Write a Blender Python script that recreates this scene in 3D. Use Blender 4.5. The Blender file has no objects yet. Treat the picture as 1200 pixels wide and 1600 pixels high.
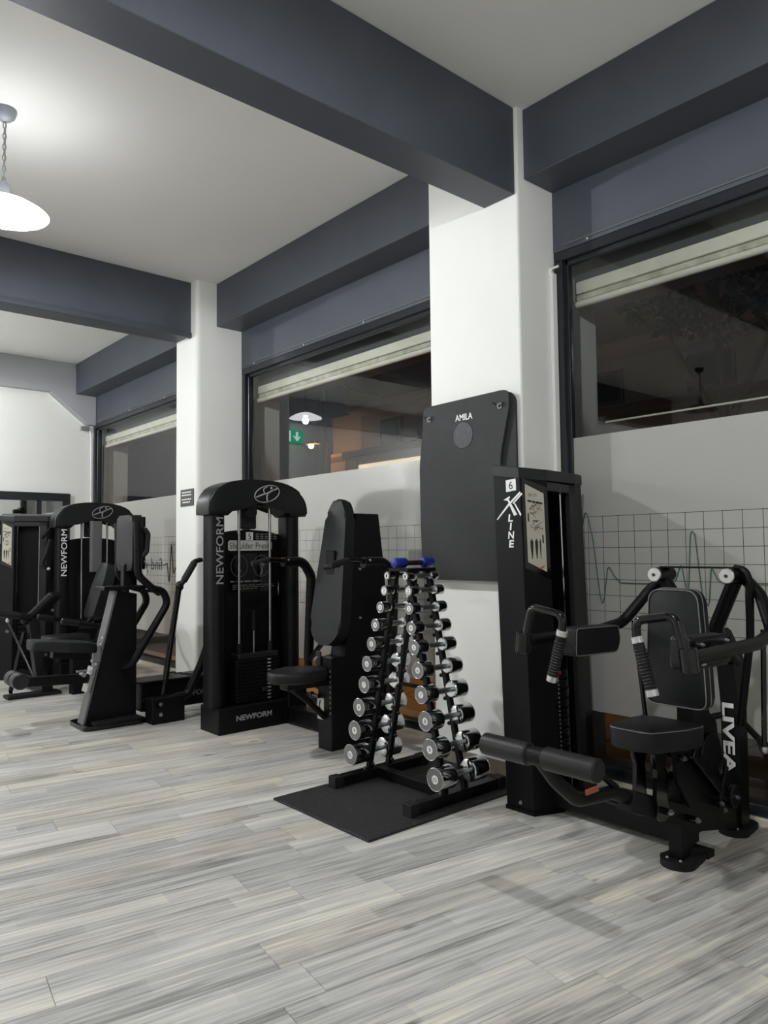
import bpy, bmesh, math, random
from mathutils import Vector, Matrix
random.seed(7)
V = Vector
scene = bpy.context.scene
C = scene.collection

# ------------------------------------------------------------------ camera
F_PX, YAW, PITCH, ROLL, EYE = 1164.53, math.radians(40.923), math.radians(2.927), math.radians(0.6234), 1.35
fwd = V((-math.cos(YAW)*math.cos(PITCH), math.sin(YAW)*math.cos(PITCH), math.sin(PITCH)))
rgt = fwd.cross(V((0, 0, 1))).normalized(); dwn = fwd.cross(rgt)
r2 = math.cos(ROLL)*rgt + math.sin(ROLL)*dwn; d2 = -math.sin(ROLL)*rgt + math.cos(ROLL)*dwn
cam_data = bpy.data.cameras.new('camera'); cam = bpy.data.objects.new('camera', cam_data); C.objects.link(cam)
cam_data.sensor_fit = 'VERTICAL'; cam_data.sensor_height = 36.0; cam_data.lens = F_PX/1600*36.0
cam_data.clip_start = 0.05; cam_data.clip_end = 300
mw = Matrix.Identity(4)
for i in range(3):
    mw[i][0] = r2[i]; mw[i][1] = -d2[i]; mw[i][2] = -fwd[i]
mw.translation = V((0, 0, EYE)); cam.matrix_world = mw
scene.camera = cam

# ------------------------------------------------------------------ world, exposure
world = bpy.data.worlds.new('night'); scene.world = world; world.use_nodes = True
bg = world.node_tree.nodes['Background']; bg.inputs[0].default_value = (0.0035, 0.004, 0.006, 1); bg.inputs[1].default_value = 1.0
scene.view_settings.view_transform = 'Standard'; scene.view_settings.look = 'None'
scene.view_settings.exposure = -0.27; scene.view_settings.gamma = 1.0
scene.view_settings.use_curve_mapping = False
LAMP_W = 142.0          # each lit pendant
STREET_W = 330.0        # sodium street lamp in front of the windows

# ------------------------------------------------------------------ materials
def mat(name, col, rough=0.5, metal=0.0, spec=0.5, noise=None, bump=None, coat=0.0, emit=None):
    m = bpy.data.materials.new(name); m.use_nodes = True
    nt = m.node_tree; b = nt.nodes['Principled BSDF']
    b.inputs['Base Color'].default_value = (*col, 1); b.inputs['Roughness'].default_value = rough
    b.inputs['Metallic'].default_value = metal; b.inputs['Specular IOR Level'].default_value = spec
    b.inputs['Coat Weight'].default_value = coat
    if emit:
        b.inputs['Emission Color'].default_value = (*emit[0], 1); b.inputs['Emission Strength'].default_value = emit[1]
    geo = nt.nodes.new('ShaderNodeNewGeometry')
    if noise:                                   # (scale, amount): mild mottling of the base colour
        n = nt.nodes.new('ShaderNodeTexNoise'); n.inputs['Scale'].default_value = noise[0]; n.inputs['Detail'].default_value = 5
        nt.links.new(geo.outputs['Position'], n.inputs['Vector'])
        r = nt.nodes.new('ShaderNodeValToRGB'); k = noise[1]
        r.color_ramp.elements[0].position = 0.3; r.color_ramp.elements[1].position = 0.7
        r.color_ramp.elements[0].color = (*[c*(1-k) for c in col], 1); r.color_ramp.elements[1].color = (*[min(1, c*(1+k)) for c in col], 1)
        nt.links.new(n.outputs['Fac'], r.inputs['Fac']); nt.links.new(r.outputs['Color'], b.inputs['Base Color'])
    if bump:                                    # (scale, strength)
        n2 = nt.nodes.new('ShaderNodeTexNoise'); n2.inputs['Scale'].default_value = bump[0]; n2.inputs['Detail'].default_value = 3
        nt.links.new(geo.outputs['Position'], n2.inputs['Vector'])
        bp = nt.nodes.new('ShaderNodeBump'); bp.inputs['Strength'].default_value = bump[1]; bp.inputs['Distance'].default_value = 0.01
        nt.links.new(n2.outputs['Fac'], bp.inputs['Height']); nt.links.new(bp.outputs['Normal'], b.inputs['Normal'])
    return m

M = {}
M['white_wall'] = mat('white_wall_paint', (0.85, 0.85, 0.815), 0.6, noise=(1.3, 0.03), bump=(9, 0.12))
M['ceiling'] = mat('ceiling_paint', (0.90, 0.89, 0.865), 0.8, noise=(0.8, 0.02), bump=(6, 0.08))
M['anthracite'] = mat('anthracite_wall_paint', (0.064, 0.071, 0.088), 0.5, noise=(2.0, 0.10), bump=(7, 0.15))
M['lit_plate'] = mat('lit_black_plate', (0.12, 0.115, 0.12), 0.35, 0.2)  # black machine metal made paler, its lit look put into the colour
M['frame'] = mat('anthracite_aluminium', (0.020, 0.023, 0.028), 0.28, 0.2)
M['black'] = mat('black_powder_coat', (0.0036, 0.0038, 0.0044), 0.42, spec=0.17, noise=(40, 0.1), bump=(160, 0.04))
M['black_gloss'] = mat('black_gloss_enamel', (0.0035, 0.0035, 0.0042), 0.10, spec=0.45)
M['black_plastic'] = mat('black_moulded_plastic', (0.005, 0.0055, 0.0062), 0.40, spec=0.28, bump=(220, 0.05))
M['charcoal_plate'] = mat('charcoal_steel_plate', (0.011, 0.0115, 0.0125), 0.45, spec=0.35)
M['leather'] = mat('black_leatherette', (0.0065, 0.007, 0.008), 0.45, spec=0.28, bump=(260, 0.12), noise=(18, 0.12))
M['foam'] = mat('black_foam_sleeve', (0.008, 0.008, 0.009), 0.42, spec=0.36, bump=(120, 0.1))
M['piping'] = mat('grey_piping', (0.17, 0.17, 0.17), 0.5)
M['rubber'] = mat('black_rubber', (0.008, 0.008, 0.009), 0.7, spec=0.3, bump=(90, 0.1))
M['chrome'] = mat('chrome', (0.50, 0.51, 0.52), 0.10, 1.0)
M['steel'] = mat('brushed_steel', (0.45, 0.46, 0.47), 0.33, 1.0, noise=(50, 0.1))
M['disc'] = mat('machined_disc_face', (0.17, 0.17, 0.17), 0.45, 0.3, noise=(150, 0.15))
M['bright_cap'] = mat('polished_aluminium', (0.60, 0.60, 0.60), 0.25, 0.7)
M['white_print'] = mat('white_print', (0.82, 0.82, 0.80), 0.55)
M['grey_print'] = mat('grey_print', (0.30, 0.30, 0.31), 0.5)
M['black_print'] = mat('black_print', (0.01, 0.01, 0.01), 0.6)
M['cream_card'] = mat('cream_placard', (0.42, 0.40, 0.32), 0.35, noise=(12, 0.06))
M['silver_label'] = mat('silver_label', (0.62, 0.61, 0.58), 0.4)
M['soffit'] = mat('light_grey_soffit', (0.42, 0.43, 0.45), 0.6, noise=(1.3, 0.03))  # even grey, darker than the end wall
M['strip'] = mat('grey_strip', (0.12, 0.125, 0.13), 0.35)
M['red'] = mat('red_plastic', (0.22, 0.01, 0.02), 0.3)
M['orange_label'] = mat('orange_label', (0.35, 0.09, 0.04), 0.4)
M['blue'] = mat('blue_vinyl', (0.008, 0.02, 0.22), 0.35)
M['mat_foam'] = mat('grey_exercise_foam', (0.028, 0.0285, 0.030), 0.75, bump=(110, 0.25), noise=(5, 0.10))
M['mat_print'] = mat('embossed_print', (0.055, 0.056, 0.06), 0.5)
M['mat_logo'] = mat('embossed_logo', (0.020, 0.021, 0.023), 0.5)
M['marble'] = mat('cream_threshold', (0.60, 0.56, 0.46), 0.35, noise=(9, 0.1))
M['skirting'] = mat('wood_look_skirting', (0.24, 0.20, 0.155), 0.45, noise=(6, 0.25))
M['shutter'] = mat('cream_shutter', (0.95, 0.92, 0.78), 0.6, noise=(7, 0.06))
M['shutter_dirty'] = mat('dusty_shutter_slat', (0.68, 0.66, 0.54), 0.7, noise=(11, 0.25))
M['shutter_box'] = mat('shutter_housing', (0.10, 0.105, 0.10), 0.6)
M['facade'] = mat('brown_render', (0.22, 0.18, 0.175), 0.8, noise=(0.7, 0.1))
M['facade_pale'] = mat('beige_render', (0.36, 0.32, 0.28), 0.8, noise=(0.7, 0.1))
M['facade_dark'] = mat('dark_render', (0.05, 0.035, 0.03), 0.8)
M['lintel'] = mat('pale_stone', (0.36, 0.27, 0.22), 0.7)
M['glass_dark'] = mat('dark_window_pane', (0.01, 0.012, 0.012), 0.1)
M['pavement'] = mat('paving', (0.30, 0.26, 0.22), 0.6, noise=(3, 0.2))
M['joint'] = mat('paving_joint', (0.05, 0.045, 0.04), 0.9)
M['pole'] = mat('galvanised_pole', (0.12, 0.12, 0.12), 0.6)
M['bark'] = mat('bark', (0.05, 0.035, 0.025), 0.9)
M['leaf'] = mat('leaf', (0.03, 0.045, 0.02), 0.7, noise=(4, 0.4))
M['sodium'] = mat('sodium_bulb', (1, 0.6, 0.2), 0.5, emit=((1.0, 0.50, 0.12), 60))
M['shop_strip'] = mat('lit_shop_fascia', (0.8, 0.75, 0.6), 0.5, emit=((1.0, 0.86, 0.62), 0.9))
M['bulb_on'] = mat('lit_bulb', (1, 1, 1), 0.5, emit=((0.93, 0.96, 1.0), 90))
M['diffuser_on'] = mat('lit_diffuser', (0.9, 0.9, 0.9), 0.5, emit=((0.93, 0.96, 1.0), 5))
M['bulb_off'] = mat('unlit_bulb', (0.6, 0.6, 0.6), 0.3)
M['lamp_metal'] = mat('grey_lamp_enamel', (0.22, 0.23, 0.25), 0.4)
M['lamp_unlit'] = mat('unlit_lamp_enamel', (0.03, 0.03, 0.03), 0.4)  # darker copy of the lamp enamel, the unlit lamp's shade painted in
M['lamp_inner'] = mat('white_lamp_enamel', (0.85, 0.85, 0.85), 0.4)
M['exit_green'] = mat('exit_green', (0.02, 0.40, 0.22), 0.5, emit=((0.03, 0.55, 0.30), 3.0))
M['exit_white'] = mat('exit_white', (0.9, 0.9, 0.9), 0.5, emit=((0.85, 1.0, 0.9), 4.0))
M['sign_dark'] = mat('dark_sign_plate', (0.05, 0.05, 0.048), 0.45)
M['ecg'] = mat('green_vinyl_line', (0.055, 0.12, 0.085), 0.5)
M['ecg_dark'] = mat('dark_vinyl_line', (0.04, 0.05, 0.045), 0.5)
mm = mat('mirror_silver', (0.82, 0.84, 0.83), 0.01, 1.0); M['mirror'] = mm

def window_glass():
    m = bpy.data.materials.new('window_glass'); m.use_nodes = True; nt = m.node_tree
    for n in list(nt.nodes): nt.nodes.remove(n)
    out = nt.nodes.new('ShaderNodeOutputMaterial'); mix = nt.nodes.new('ShaderNodeMixShader')
    tr = nt.nodes.new('ShaderNodeBsdfTransparent'); gl = nt.nodes.new('ShaderNodeBsdfGlossy'); fr = nt.nodes.new('ShaderNodeFresnel')
    tr.inputs[0].default_value = (0.93, 0.95, 0.94, 1); gl.inputs['Roughness'].default_value = 0.004; fr.inputs['IOR'].default_value = 1.72
    nt.links.new(fr.outputs[0], mix.inputs[0]); nt.links.new(tr.outputs[0], mix.inputs[1]); nt.links.new(gl.outputs[0], mix.inputs[2])
    nt.links.new(mix.outputs[0], out.inputs[0]); return m
M['glass'] = window_glass()

def math_node(nt, op, a, b=None):
    n = nt.nodes.new('ShaderNodeMath'); n.operation = op
    for i, s in enumerate((a, b)):
        if s is None: continue
        if isinstance(s, (int, float)): n.inputs[i].default_value = s
        else: nt.links.new(s, n.inputs[i])
    return n.outputs[0]

def film_material():
    # frosted vinyl with a printed square grid below 1.54 m
    m = bpy.data.materials.new('frosted_film'); m.use_nodes = True; nt = m.node_tree
    for n in list(nt.nodes): nt.nodes.remove(n)
    out = nt.nodes.new('ShaderNodeOutputMaterial')
    geo = nt.nodes.new('ShaderNodeNewGeometry'); sep = nt.nodes.new('ShaderNodeSeparateXYZ'); nt.links.new(geo.outputs['Position'], sep.inputs[0])
    fx = math_node(nt, 'FRACT', math_node(nt, 'DIVIDE', math_node(nt, 'ADD', sep.outputs['X'], 50.0+1.759+0.0015), 0.101))
    fz = math_node(nt, 'FRACT', math_node(nt, 'DIVIDE', math_node(nt, 'ADD', sep.outputs['Z'], 50*0.0925-1.535+0.0015), 0.0925))
    lx = math_node(nt, 'LESS_THAN', fx, 0.034); lz = math_node(nt, 'LESS_THAN', fz, 0.034)
    ln = math_node(nt, 'MAXIMUM', lx, lz)
    ln = math_node(nt, 'MULTIPLY', ln, math_node(nt, 'MULTIPLY', math_node(nt, 'LESS_THAN', sep.outputs['Z'], 1.5385), math_node(nt, 'GREATER_THAN', sep.outputs['Z'], 0.884)))
    col = nt.nodes.new('ShaderNodeMix'); col.data_type = 'RGBA'
    nt.links.new(ln, col.inputs[0]); col.inputs[6].default_value = (0.62, 0.62, 0.58, 1); col.inputs[7].default_value = (0.07, 0.075, 0.07, 1)
    df = nt.nodes.new('ShaderNodeBsdfDiffuse'); tl = nt.nodes.new('ShaderNodeBsdfTranslucent'); tr = nt.nodes.new('ShaderNodeBsdfTransparent')
    gl = nt.nodes.new('ShaderNodeBsdfGlossy'); gl.inputs['Roughness'].default_value = 0.12
    fr = nt.nodes.new('ShaderNodeFresnel'); fr.inputs['IOR'].default_value = 1.35
    nt.links.new(col.outputs[2], df.inputs[0]); nt.links.new(col.outputs[2], tl.inputs[0])
    m1 = nt.nodes.new('ShaderNodeMixShader'); m1.inputs[0].default_value = 0.30
    nt.links.new(df.outputs[0], m1.inputs[1]); nt.links.new(tl.outputs[0], m1.inputs[2])
    m2 = nt.nodes.new('ShaderNodeMixShader'); m2.inputs[0].default_value = 0.10
    nt.links.new(m1.outputs[0], m2.inputs[1]); nt.links.new(tr.outputs[0], m2.inputs[2])
    m3 = nt.nodes.new('ShaderNodeMixShader'); nt.links.new(math_node(nt, 'MULTIPLY', fr.outputs[0], 0.2), m3.inputs[0])
    nt.links.new(m2.outputs[0], m3.inputs[1]); nt.links.new(gl.outputs[0], m3.inputs[2])
    nt.links.new(m3.outputs[0], out.inputs[0]); return m
M['film'] = film_material()
def opal():
    m = bpy.data.materials.new('glowing_lamp_shade'); m.use_nodes = True; nt = m.node_tree
    for n in list(nt.nodes): nt.nodes.remove(n)
    out = nt.nodes.new('ShaderNodeOutputMaterial'); df = nt.nodes.new('ShaderNodeBsdfDiffuse'); tl = nt.nodes.new('ShaderNodeBsdfTranslucent'); mx = nt.nodes.new('ShaderNodeMixShader')
    df.inputs[0].default_value = tl.inputs[0].default_value = (0.93, 0.93, 0.93, 1); mx.inputs[0].default_value = 0.80
    nt.links.new(df.outputs[0], mx.inputs[1]); nt.links.new(tl.outputs[0], mx.inputs[2])
    em = nt.nodes.new('ShaderNodeEmission'); em.inputs[0].default_value = (0.95, 0.97, 1.0, 1); em.inputs[1].default_value = 4.6  # glow added to the shade; whitens its mirror image, brightens the ceiling
    ad = nt.nodes.new('ShaderNodeAddShader'); nt.links.new(mx.outputs[0], ad.inputs[0]); nt.links.new(em.outputs[0], ad.inputs[1]); nt.links.new(ad.outputs[0], out.inputs[0]); return m
M['opal'] = opal()
M['opal_glow'] = M['opal']

PLANK_ANG = math.radians(8.2)
def plank_material():
    m = bpy.data.materials.new('grey_laminate'); m.use_nodes = True; nt = m.node_tree; b = nt.nodes['Principled BSDF']
    geo = nt.nodes.new('ShaderNodeNewGeometry'); at = nt.nodes.new('ShaderNodeAttribute'); at.attribute_name = 'tone'
    sa = nt.nodes.new('ShaderNodeSeparateColor'); nt.links.new(at.outputs['Color'], sa.inputs[0])
    rot = nt.nodes.new('ShaderNodeVectorRotate'); rot.rotation_type = 'Z_AXIS'; rot.inputs['Angle'].default_value = PLANK_ANG
    nt.links.new(geo.outputs['Position'], rot.inputs['Vector'])
    sep = nt.nodes.new('ShaderNodeSeparateXYZ'); nt.links.new(rot.outputs[0], sep.inputs[0])
    v, u = sep.outputs['X'], sep.outputs['Y']
    seed = math_node(nt, 'MULTIPLY', sa.outputs['Green'], 37.0)
    def grain(su, sv, det, w):
        cb = nt.nodes.new('ShaderNodeCombineXYZ')
        nt.links.new(math_node(nt, 'MULTIPLY', u, su), cb.inputs[0]); nt.links.new(math_node(nt, 'MULTIPLY', v, sv), cb.inputs[1])
        nt.links.new(math_node(nt, 'ADD', seed, w), cb.inputs[2])
        n = nt.nodes.new('ShaderNodeTexNoise'); n.inputs['Scale'].default_value = 1; n.inputs['Detail'].default_value = det; n.inputs['Roughness'].default_value = 0.62
        n.inputs['Distortion'].default_value = 0.5
        nt.links.new(cb.outputs[0], n.inputs['Vector']); return n.outputs['Fac']
    # printed sub-strips inside each board
    cs = nt.nodes.new('ShaderNodeCombineXYZ')
    nt.links.new(math_node(nt, 'FLOOR', math_node(nt, 'DIVIDE', v, 0.095)), cs.inputs[0])
    nt.links.new(math_node(nt, 'FLOOR', math_node(nt, 'ADD', math_node(nt, 'DIVIDE', u, 0.83), math_node(nt, 'MULTIPLY', math_node(nt, 'FLOOR', math_node(nt, 'DIVIDE', v, 0.095)), 0.377))), cs.inputs[1])
    wn = nt.nodes.new('ShaderNodeTexWhiteNoise'); wn.noise_dimensions = '2D'; nt.links.new(cs.outputs[0], wn.inputs['Vector'])
    g1 = grain(1.5, 30, 7, 0); g2 = grain(4.0, 110, 4, 5); g3 = grain(1.0, 9, 3, 9)
    s = math_node(nt, 'ADD', math_node(nt, 'MULTIPLY', g1, 1.35), math_node(nt, 'MULTIPLY', g2, 0.62))
    s = math_node(nt, 'ADD', s, math_node(nt, 'MULTIPLY', g3, 0.40))
    s = math_node(nt, 'ADD', s, math_node(nt, 'MULTIPLY', sa.outputs['Red'], 0.20))
    s = math_node(nt, 'ADD', s, math_node(nt, 'MULTIPLY', wn.outputs['Value'], 0.20))
    cw = nt.nodes.new('ShaderNodeCombineXYZ'); nt.links.new(math_node(nt, 'MULTIPLY', u, 0.9), cw.inputs[0]); nt.links.new(math_node(nt, 'MULTIPLY', v, 9.0), cw.inputs[1]); nt.links.new(seed, cw.inputs[2])
    wv = nt.nodes.new('ShaderNodeTexWave'); wv.bands_direction = 'Y'; wv.wave_profile = 'SAW'; wv.inputs['Scale'].default_value = 1.4; wv.inputs['Distortion'].default_value = 7.0; wv.inputs['Detail'].default_value = 3.0; wv.inputs['Detail Scale'].default_value = 1.3
    nt.links.new(cw.outputs[0], wv.inputs['Vector'])
    s = math_node(nt, 'ADD', s, math_node(nt, 'MULTIPLY', wv.outputs['Fac'], 0.16))
    s = math_node(nt, 'SUBTRACT', s, 0.94)
    r = nt.nodes.new('ShaderNodeValToRGB'); e = r.color_ramp.elements
    e[0].position = 0.05; e[0].color = (0.17, 0.165, 0.15, 1); e[1].position = 0.90; e[1].color = (0.86, 0.82, 0.71, 1)
    for p, c in ((0.27, (0.34, 0.335, 0.32)), (0.45, (0.50, 0.495, 0.475)), (0.62, (0.62, 0.61, 0.57)), (0.74, (0.70, 0.68, 0.62))):
        k = e.new(p); k.color = (*c, 1)
    nt.links.new(s, r.inputs['Fac'])
    # a warm cast on some boards
    wm = nt.nodes.new('ShaderNodeMix'); wm.data_type = 'RGBA'; wm.blend_type = 'MULTIPLY'; wm.inputs[7].default_value = (1.0, 0.965, 0.89, 1)
    nt.links.new(sa.outputs['Blue'], wm.inputs[0]); nt.links.new(r.outputs['Color'], wm.inputs[6])
    # knots
    ck = nt.nodes.new('ShaderNodeCombineXYZ'); nt.links.new(math_node(nt, 'MULTIPLY', u, 1.6), ck.inputs[0]); nt.links.new(math_node(nt, 'MULTIPLY', v, 5.0), ck.inputs[1]); nt.links.new(seed, ck.inputs[2])
    vo = nt.nodes.new('ShaderNodeTexVoronoi'); vo.inputs['Scale'].default_value = 1.0; nt.links.new(ck.outputs[0], vo.inputs['Vector'])
    kr = nt.nodes.new('ShaderNodeMapRange'); kr.inputs[1].default_value = 0.035; kr.inputs[2].default_value = 0.085; kr.inputs[3].default_value = 0.75; kr.inputs[4].default_value = 0.0
    nt.links.new(vo.outputs['Distance'], kr.inputs[0])
    km = nt.nodes.new('ShaderNodeMix'); km.data_type = 'RGBA'; km.inputs[7].default_value = (0.10, 0.088, 0.078, 1)
    nt.links.new(kr.outputs[0], km.inputs[0]); nt.links.new(wm.outputs[2], km.inputs[6])
    nt.links.new(km.outputs[2], b.inputs['Base Color'])
    b.inputs['Roughness'].default_value = 0.36; b.inputs['Specular IOR Level'].default_value = 0.45
    bp = nt.nodes.new('ShaderNodeBump'); bp.inputs['Strength'].default_value = 0.10; bp.inputs['Distance'].default_value = 0.004
    nt.links.new(g2, bp.inputs['Height']); nt.links.new(bp.outputs['Normal'], b.inputs['Normal'])
    return m
M['plank'] = plank_material()

def rubber_speckle():
    m = mat('speckled_rubber', (0.012, 0.012, 0.0125), 0.72, bump=(70, 0.25)); nt = m.node_tree; b = nt.nodes['Principled BSDF']
    geo = nt.nodes.new('ShaderNodeNewGeometry'); vo = nt.nodes.new('ShaderNodeTexVoronoi'); vo.inputs['Scale'].default_value = 75
    nt.links.new(geo.outputs['Position'], vo.inputs['Vector'])
    wn = nt.nodes.new('ShaderNodeTexWhiteNoise'); nt.links.new(vo.outputs['Position'], wn.inputs['Vector'])
    f = math_node(nt, 'MULTIPLY', math_node(nt, 'LESS_THAN', vo.outputs['Distance'], 0.20), math_node(nt, 'GREATER_THAN', wn.outputs['Value'], 0.72))
    mx = nt.nodes.new('ShaderNodeMix'); mx.data_type = 'RGBA'; mx.inputs[6].default_value = (0.011, 0.011, 0.0115, 1); mx.inputs[7].default_value = (0.13, 0.13, 0.13, 1)
    nt.links.new(f, mx.inputs[0]); nt.links.new(mx.outputs[2], b.inputs['Base Color']); return m
M['speckle'] = rubber_speckle()

# ------------------------------------------------------------------ mesh helpers
ORIG = {}
def basis(d):
    d = V(d).normalized(); a = V((0, 0, 1)) if abs(d.z) < 0.95 else V((1, 0, 0))
    x = a.cross(d).normalized(); return x, d.cross(x), d

class G:
    def __init__(s): s.bm = bmesh.new()
    def face(s, pts):
        return s.bm.faces.new([s.bm.verts.new(p) for p in pts])
    def box(s, lo, hi, bev=0.0, seg=1):
        vs = [s.bm.verts.new((x, y, z)) for x in (lo[0], hi[0]) for y in (lo[1], hi[1]) for z in (lo[2], hi[2])]
        fs = [s.bm.faces.new([vs[i] for i in q]) for q in ((0, 1, 3, 2), (4, 6, 7, 5), (0, 4, 5, 1), (2, 3, 7, 6), (0, 2, 6, 4), (1, 5, 7, 3))]
        if bev: s._bev(fs, bev, seg)
        return s
    def _bev(s, fs, bev, seg):
        es = list({e for f in fs for e in f.edges})
        bmesh.ops.bevel(s.bm, geom=es, offset=bev, segments=seg, affect='EDGES', profile=0.5, clamp_overlap=True)
    def obox(s, c, ax, size, bev=0.0, seg=1):
        # box centred at c; ax = 3 axis vectors
        c = V(c); X, Y, Z = [V(a).normalized() for a in ax]; h = [k/2 for k in size]
        vs = [s.bm.verts.new(c + X*h[0]*i + Y*h[1]*j + Z*h[2]*k) for i in (-1, 1) for j in (-1, 1) for k in (-1, 1)]
        fs = [s.bm.faces.new([vs[i] for i in q]) for q in ((0, 1, 3, 2), (4, 6, 7, 5), (0, 4, 5, 1), (2, 3, 7, 6), (0, 2, 6, 4), (1, 5, 7, 3))]
        if bev: s._bev(fs, bev, seg)
        return s
    def beam(s, p, q, w, h, bev=0.004, up=(0, 0, 1)):
        p, q = V(p), V(q); d = (q-p).normalized(); x = d.cross(V(up)).normalized(); z = x.cross(d)
        return s.obox((p+q)/2, (x, d, z), (w, (q-p).length, h), bev)
    def prism(s, pts, o, u, v, w0, w1, bev=0.0, seg=1):
        o, u, v = V(o), V(u), V(v); w = u.cross(v).normalized()
        a = [s.bm.verts.new(o + u*p[0] + v*p[1] + w*w0) for p in pts]; b = [s.bm.verts.new(o + u*p[0] + v*p[1] + w*w1) for p in pts]
        n = len(pts); fs = [s.bm.faces.new(a[::-1]), s.bm.faces.new(b)]
        side = [s.bm.faces.new((a[i], a[(i+1) % n], b[(i+1) % n], b[i])) for i in range(n)]
        if bev:
            es = list({e for f in fs for e in f.edges})
            bmesh.ops.bevel(s.bm, geom=es, offset=bev, segments=seg, affect='EDGES', profile=0.5, clamp_overlap=True)
        return s
    def loft(s, rings, caps=True):
        rs = [[s.bm.verts.new(p) for p in r] for r in rings]; n = len(rs[0])
        for a, b in zip(rs, rs[1:]):
            for i in range(n): s.bm.faces.new((a[i], a[(i+1) % n], b[(i+1) % n], b[i]))
        if caps: s.bm.faces.new(rs[0][::-1]); s.bm.faces.new(rs[-1])
        return s
    def cyl(s, p, q, r, r2=None, n=16, bev=0.0):
        p, q = V(p), V(q); x, y, d = basis(q-p); r2 = r if r2 is None else r2
        ring = lambda c, rr: [c + x*math.cos(2*math.pi*i/n)*rr + y*math.sin(2*math.pi*i/n)*rr for i in range(n)]
        if bev:
            return s.loft([ring(p, r-bev), ring(p+d*bev, r), ring(q-d*bev, r2), ring(q, r2-bev)])
        return s.loft([ring(p, r), ring(q, r2)])
    def lathe(s, prof, o, axis=(0, 0, 1), n=24, caps=False):
        o = V(o); x, y, d = basis(axis)
        return s.loft([[o + d*h + x*math.cos(2*math.pi*i/n)*r + y*math.sin(2*math.pi*i/n)*r for i in range(n)] for r, h in prof], caps)
    def tube(s, pts, r, fil=0.05, n=12, seg=5, flat=None, closed=False):
        pts = [V(p) for p in pts]; path = []
        if closed: path = pts + [pts[0]]
        else:
            path.append(pts[0])
            for a, b, c in zip(pts, pts[1:], pts[2:]):
                u, w = (a-b), (c-b); ang = u.angle(w, math.pi)
                if ang > math.pi-0.03 or ang < 0.02: path.append(b); continue
                t = min(fil/math.tan(ang/2), u.length*0.48, w.length*0.48)
                p0, p1 = b+u.normalized()*t, b+w.normalized()*t
                for k in range(seg+1):
                    f = k/seg; path.append((p0*(1-f)**2 + b*2*f*(1-f) + p1*f*f))
            path.append(pts[-1])
        rings = []; x = None
        for i, p in enumerate(path):
            d = (path[min(i+1, len(path)-1)] - path[max(i-1, 0)])
            if closed and i in (0, len(path)-1): d = path[1]-path[-2]
            d.normalize()
            if x is None: x, y, _ = basis(d)
            else:
                x = (x - d*x.dot(d)).normalized(); y = d.cross(x)
            ra = r[0] + (r[1]-r[0])*i/max(1, len(path)-1) if isinstance(r, tuple) else r
            rings.append([p + x*math.cos(2*math.pi*k/n)*ra + y*math.sin(2*math.pi*k/n)*ra for k in range(n)])
        return s.loft(rings, not closed)
    def ball(s, c, r, n=12, sc=(1, 1, 1)):
        c = V(c); mt = Matrix.Translation(c) @ Matrix.Diagonal((r*sc[0], r*sc[1], r*sc[2], 1))
        bmesh.ops.create_uvsphere(s.bm, u_segments=n, v_segments=max(6, n//2), radius=1, matrix=mt); return s
    def tri(s):
        bmesh.ops.triangulate(s.bm, faces=[f for f in s.bm.faces if len(f.verts) > 4]); return s

def link(name, me, m, parent):
    o = bpy.data.objects.new(name, me); C.objects.link(o)
    if m is not None: me.materials.append(M[m] if isinstance(m, str) else m)
    if parent is not None: o.parent = parent
    return o
def obj(name, g, m, parent=None, origin=None, smooth=35):
    """one mesh object; shapes are authored in world space and stored relative to the parent (or origin)"""
    bm = g.bm; bmesh.ops.recalc_face_normals(bm, faces=bm.faces)
    off = ORIG.get(parent.name, V((0, 0, 0))) if parent is not None else V(origin or (0, 0, 0))
    if off.length: bmesh.ops.translate(bm, verts=bm.verts, vec=-off)
    me = bpy.data.meshes.new(name); bm.to_mesh(me); bm.free()
    if smooth:
        me.shade_smooth(); me.set_sharp_from_angle(angle=math.radians(smooth))
    o = link(name, me, m, parent)
    ORIG[o.name] = off.copy()
    if parent is None and off.length: o.location = off
    return o
def tag(o, label, cat, group=None):
    o['label'] = label; o['category'] = cat
    if group: o['group'] = group
    return o
def thing(name, label, cat, loc=(0, 0, 0), group=None):
    o = bpy.data.objects.new(name, None); C.objects.link(o); o.location = loc; o.empty_display_size = 0.1
    ORIG[o.name] = V(loc); return tag(o, label, cat, group)
def struct(name, g, m, parent=None, smooth=35):
    o = obj(name, g, m, parent, smooth=smooth)
    if parent is None: o['kind'] = 'structure'
    return o
def text(name, s, centre, xdir, up, w, h, m, parent, depth=0.0015, shear=0.0, rest=0.0):
    """lettering fitted into w x h, standing `rest` proud of centre along xdir x up"""
    cu = bpy.data.curves.new(name, 'FONT'); cu.body = s; cu.size = 1.0; cu.extrude = 0.0; cu.shear = shear; cu.resolution_u = 3; cu.offset = rest
    to = bpy.data.objects.new(name, cu); C.objects.link(to)
    me = bpy.data.meshes.new_from_object(to); bpy.data.objects.remove(to); bpy.data.curves.remove(cu)
    xs = [v.co.x for v in me.vertices]; ys = [v.co.y for v in me.vertices]
    x0, x1, y0, y1 = min(xs), max(xs), min(ys), max(ys)
    X, U = V(xdir).normalized(), V(up).normalized(); N = X.cross(U).normalized()
    off = ORIG.get(parent.name, V((0, 0, 0))); c = V(centre)
    for v in me.vertices:
        v.co = c + X*((v.co.x-(x0+x1)/2)/(x1-x0)*w) + U*((v.co.y-(y0+y1)/2)/(y1-y0)*h) + N*depth - off
    me.name = name; me.materials.clear()
    o = link(name, me, m, parent); ORIG[o.name] = off.copy(); return o
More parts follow.
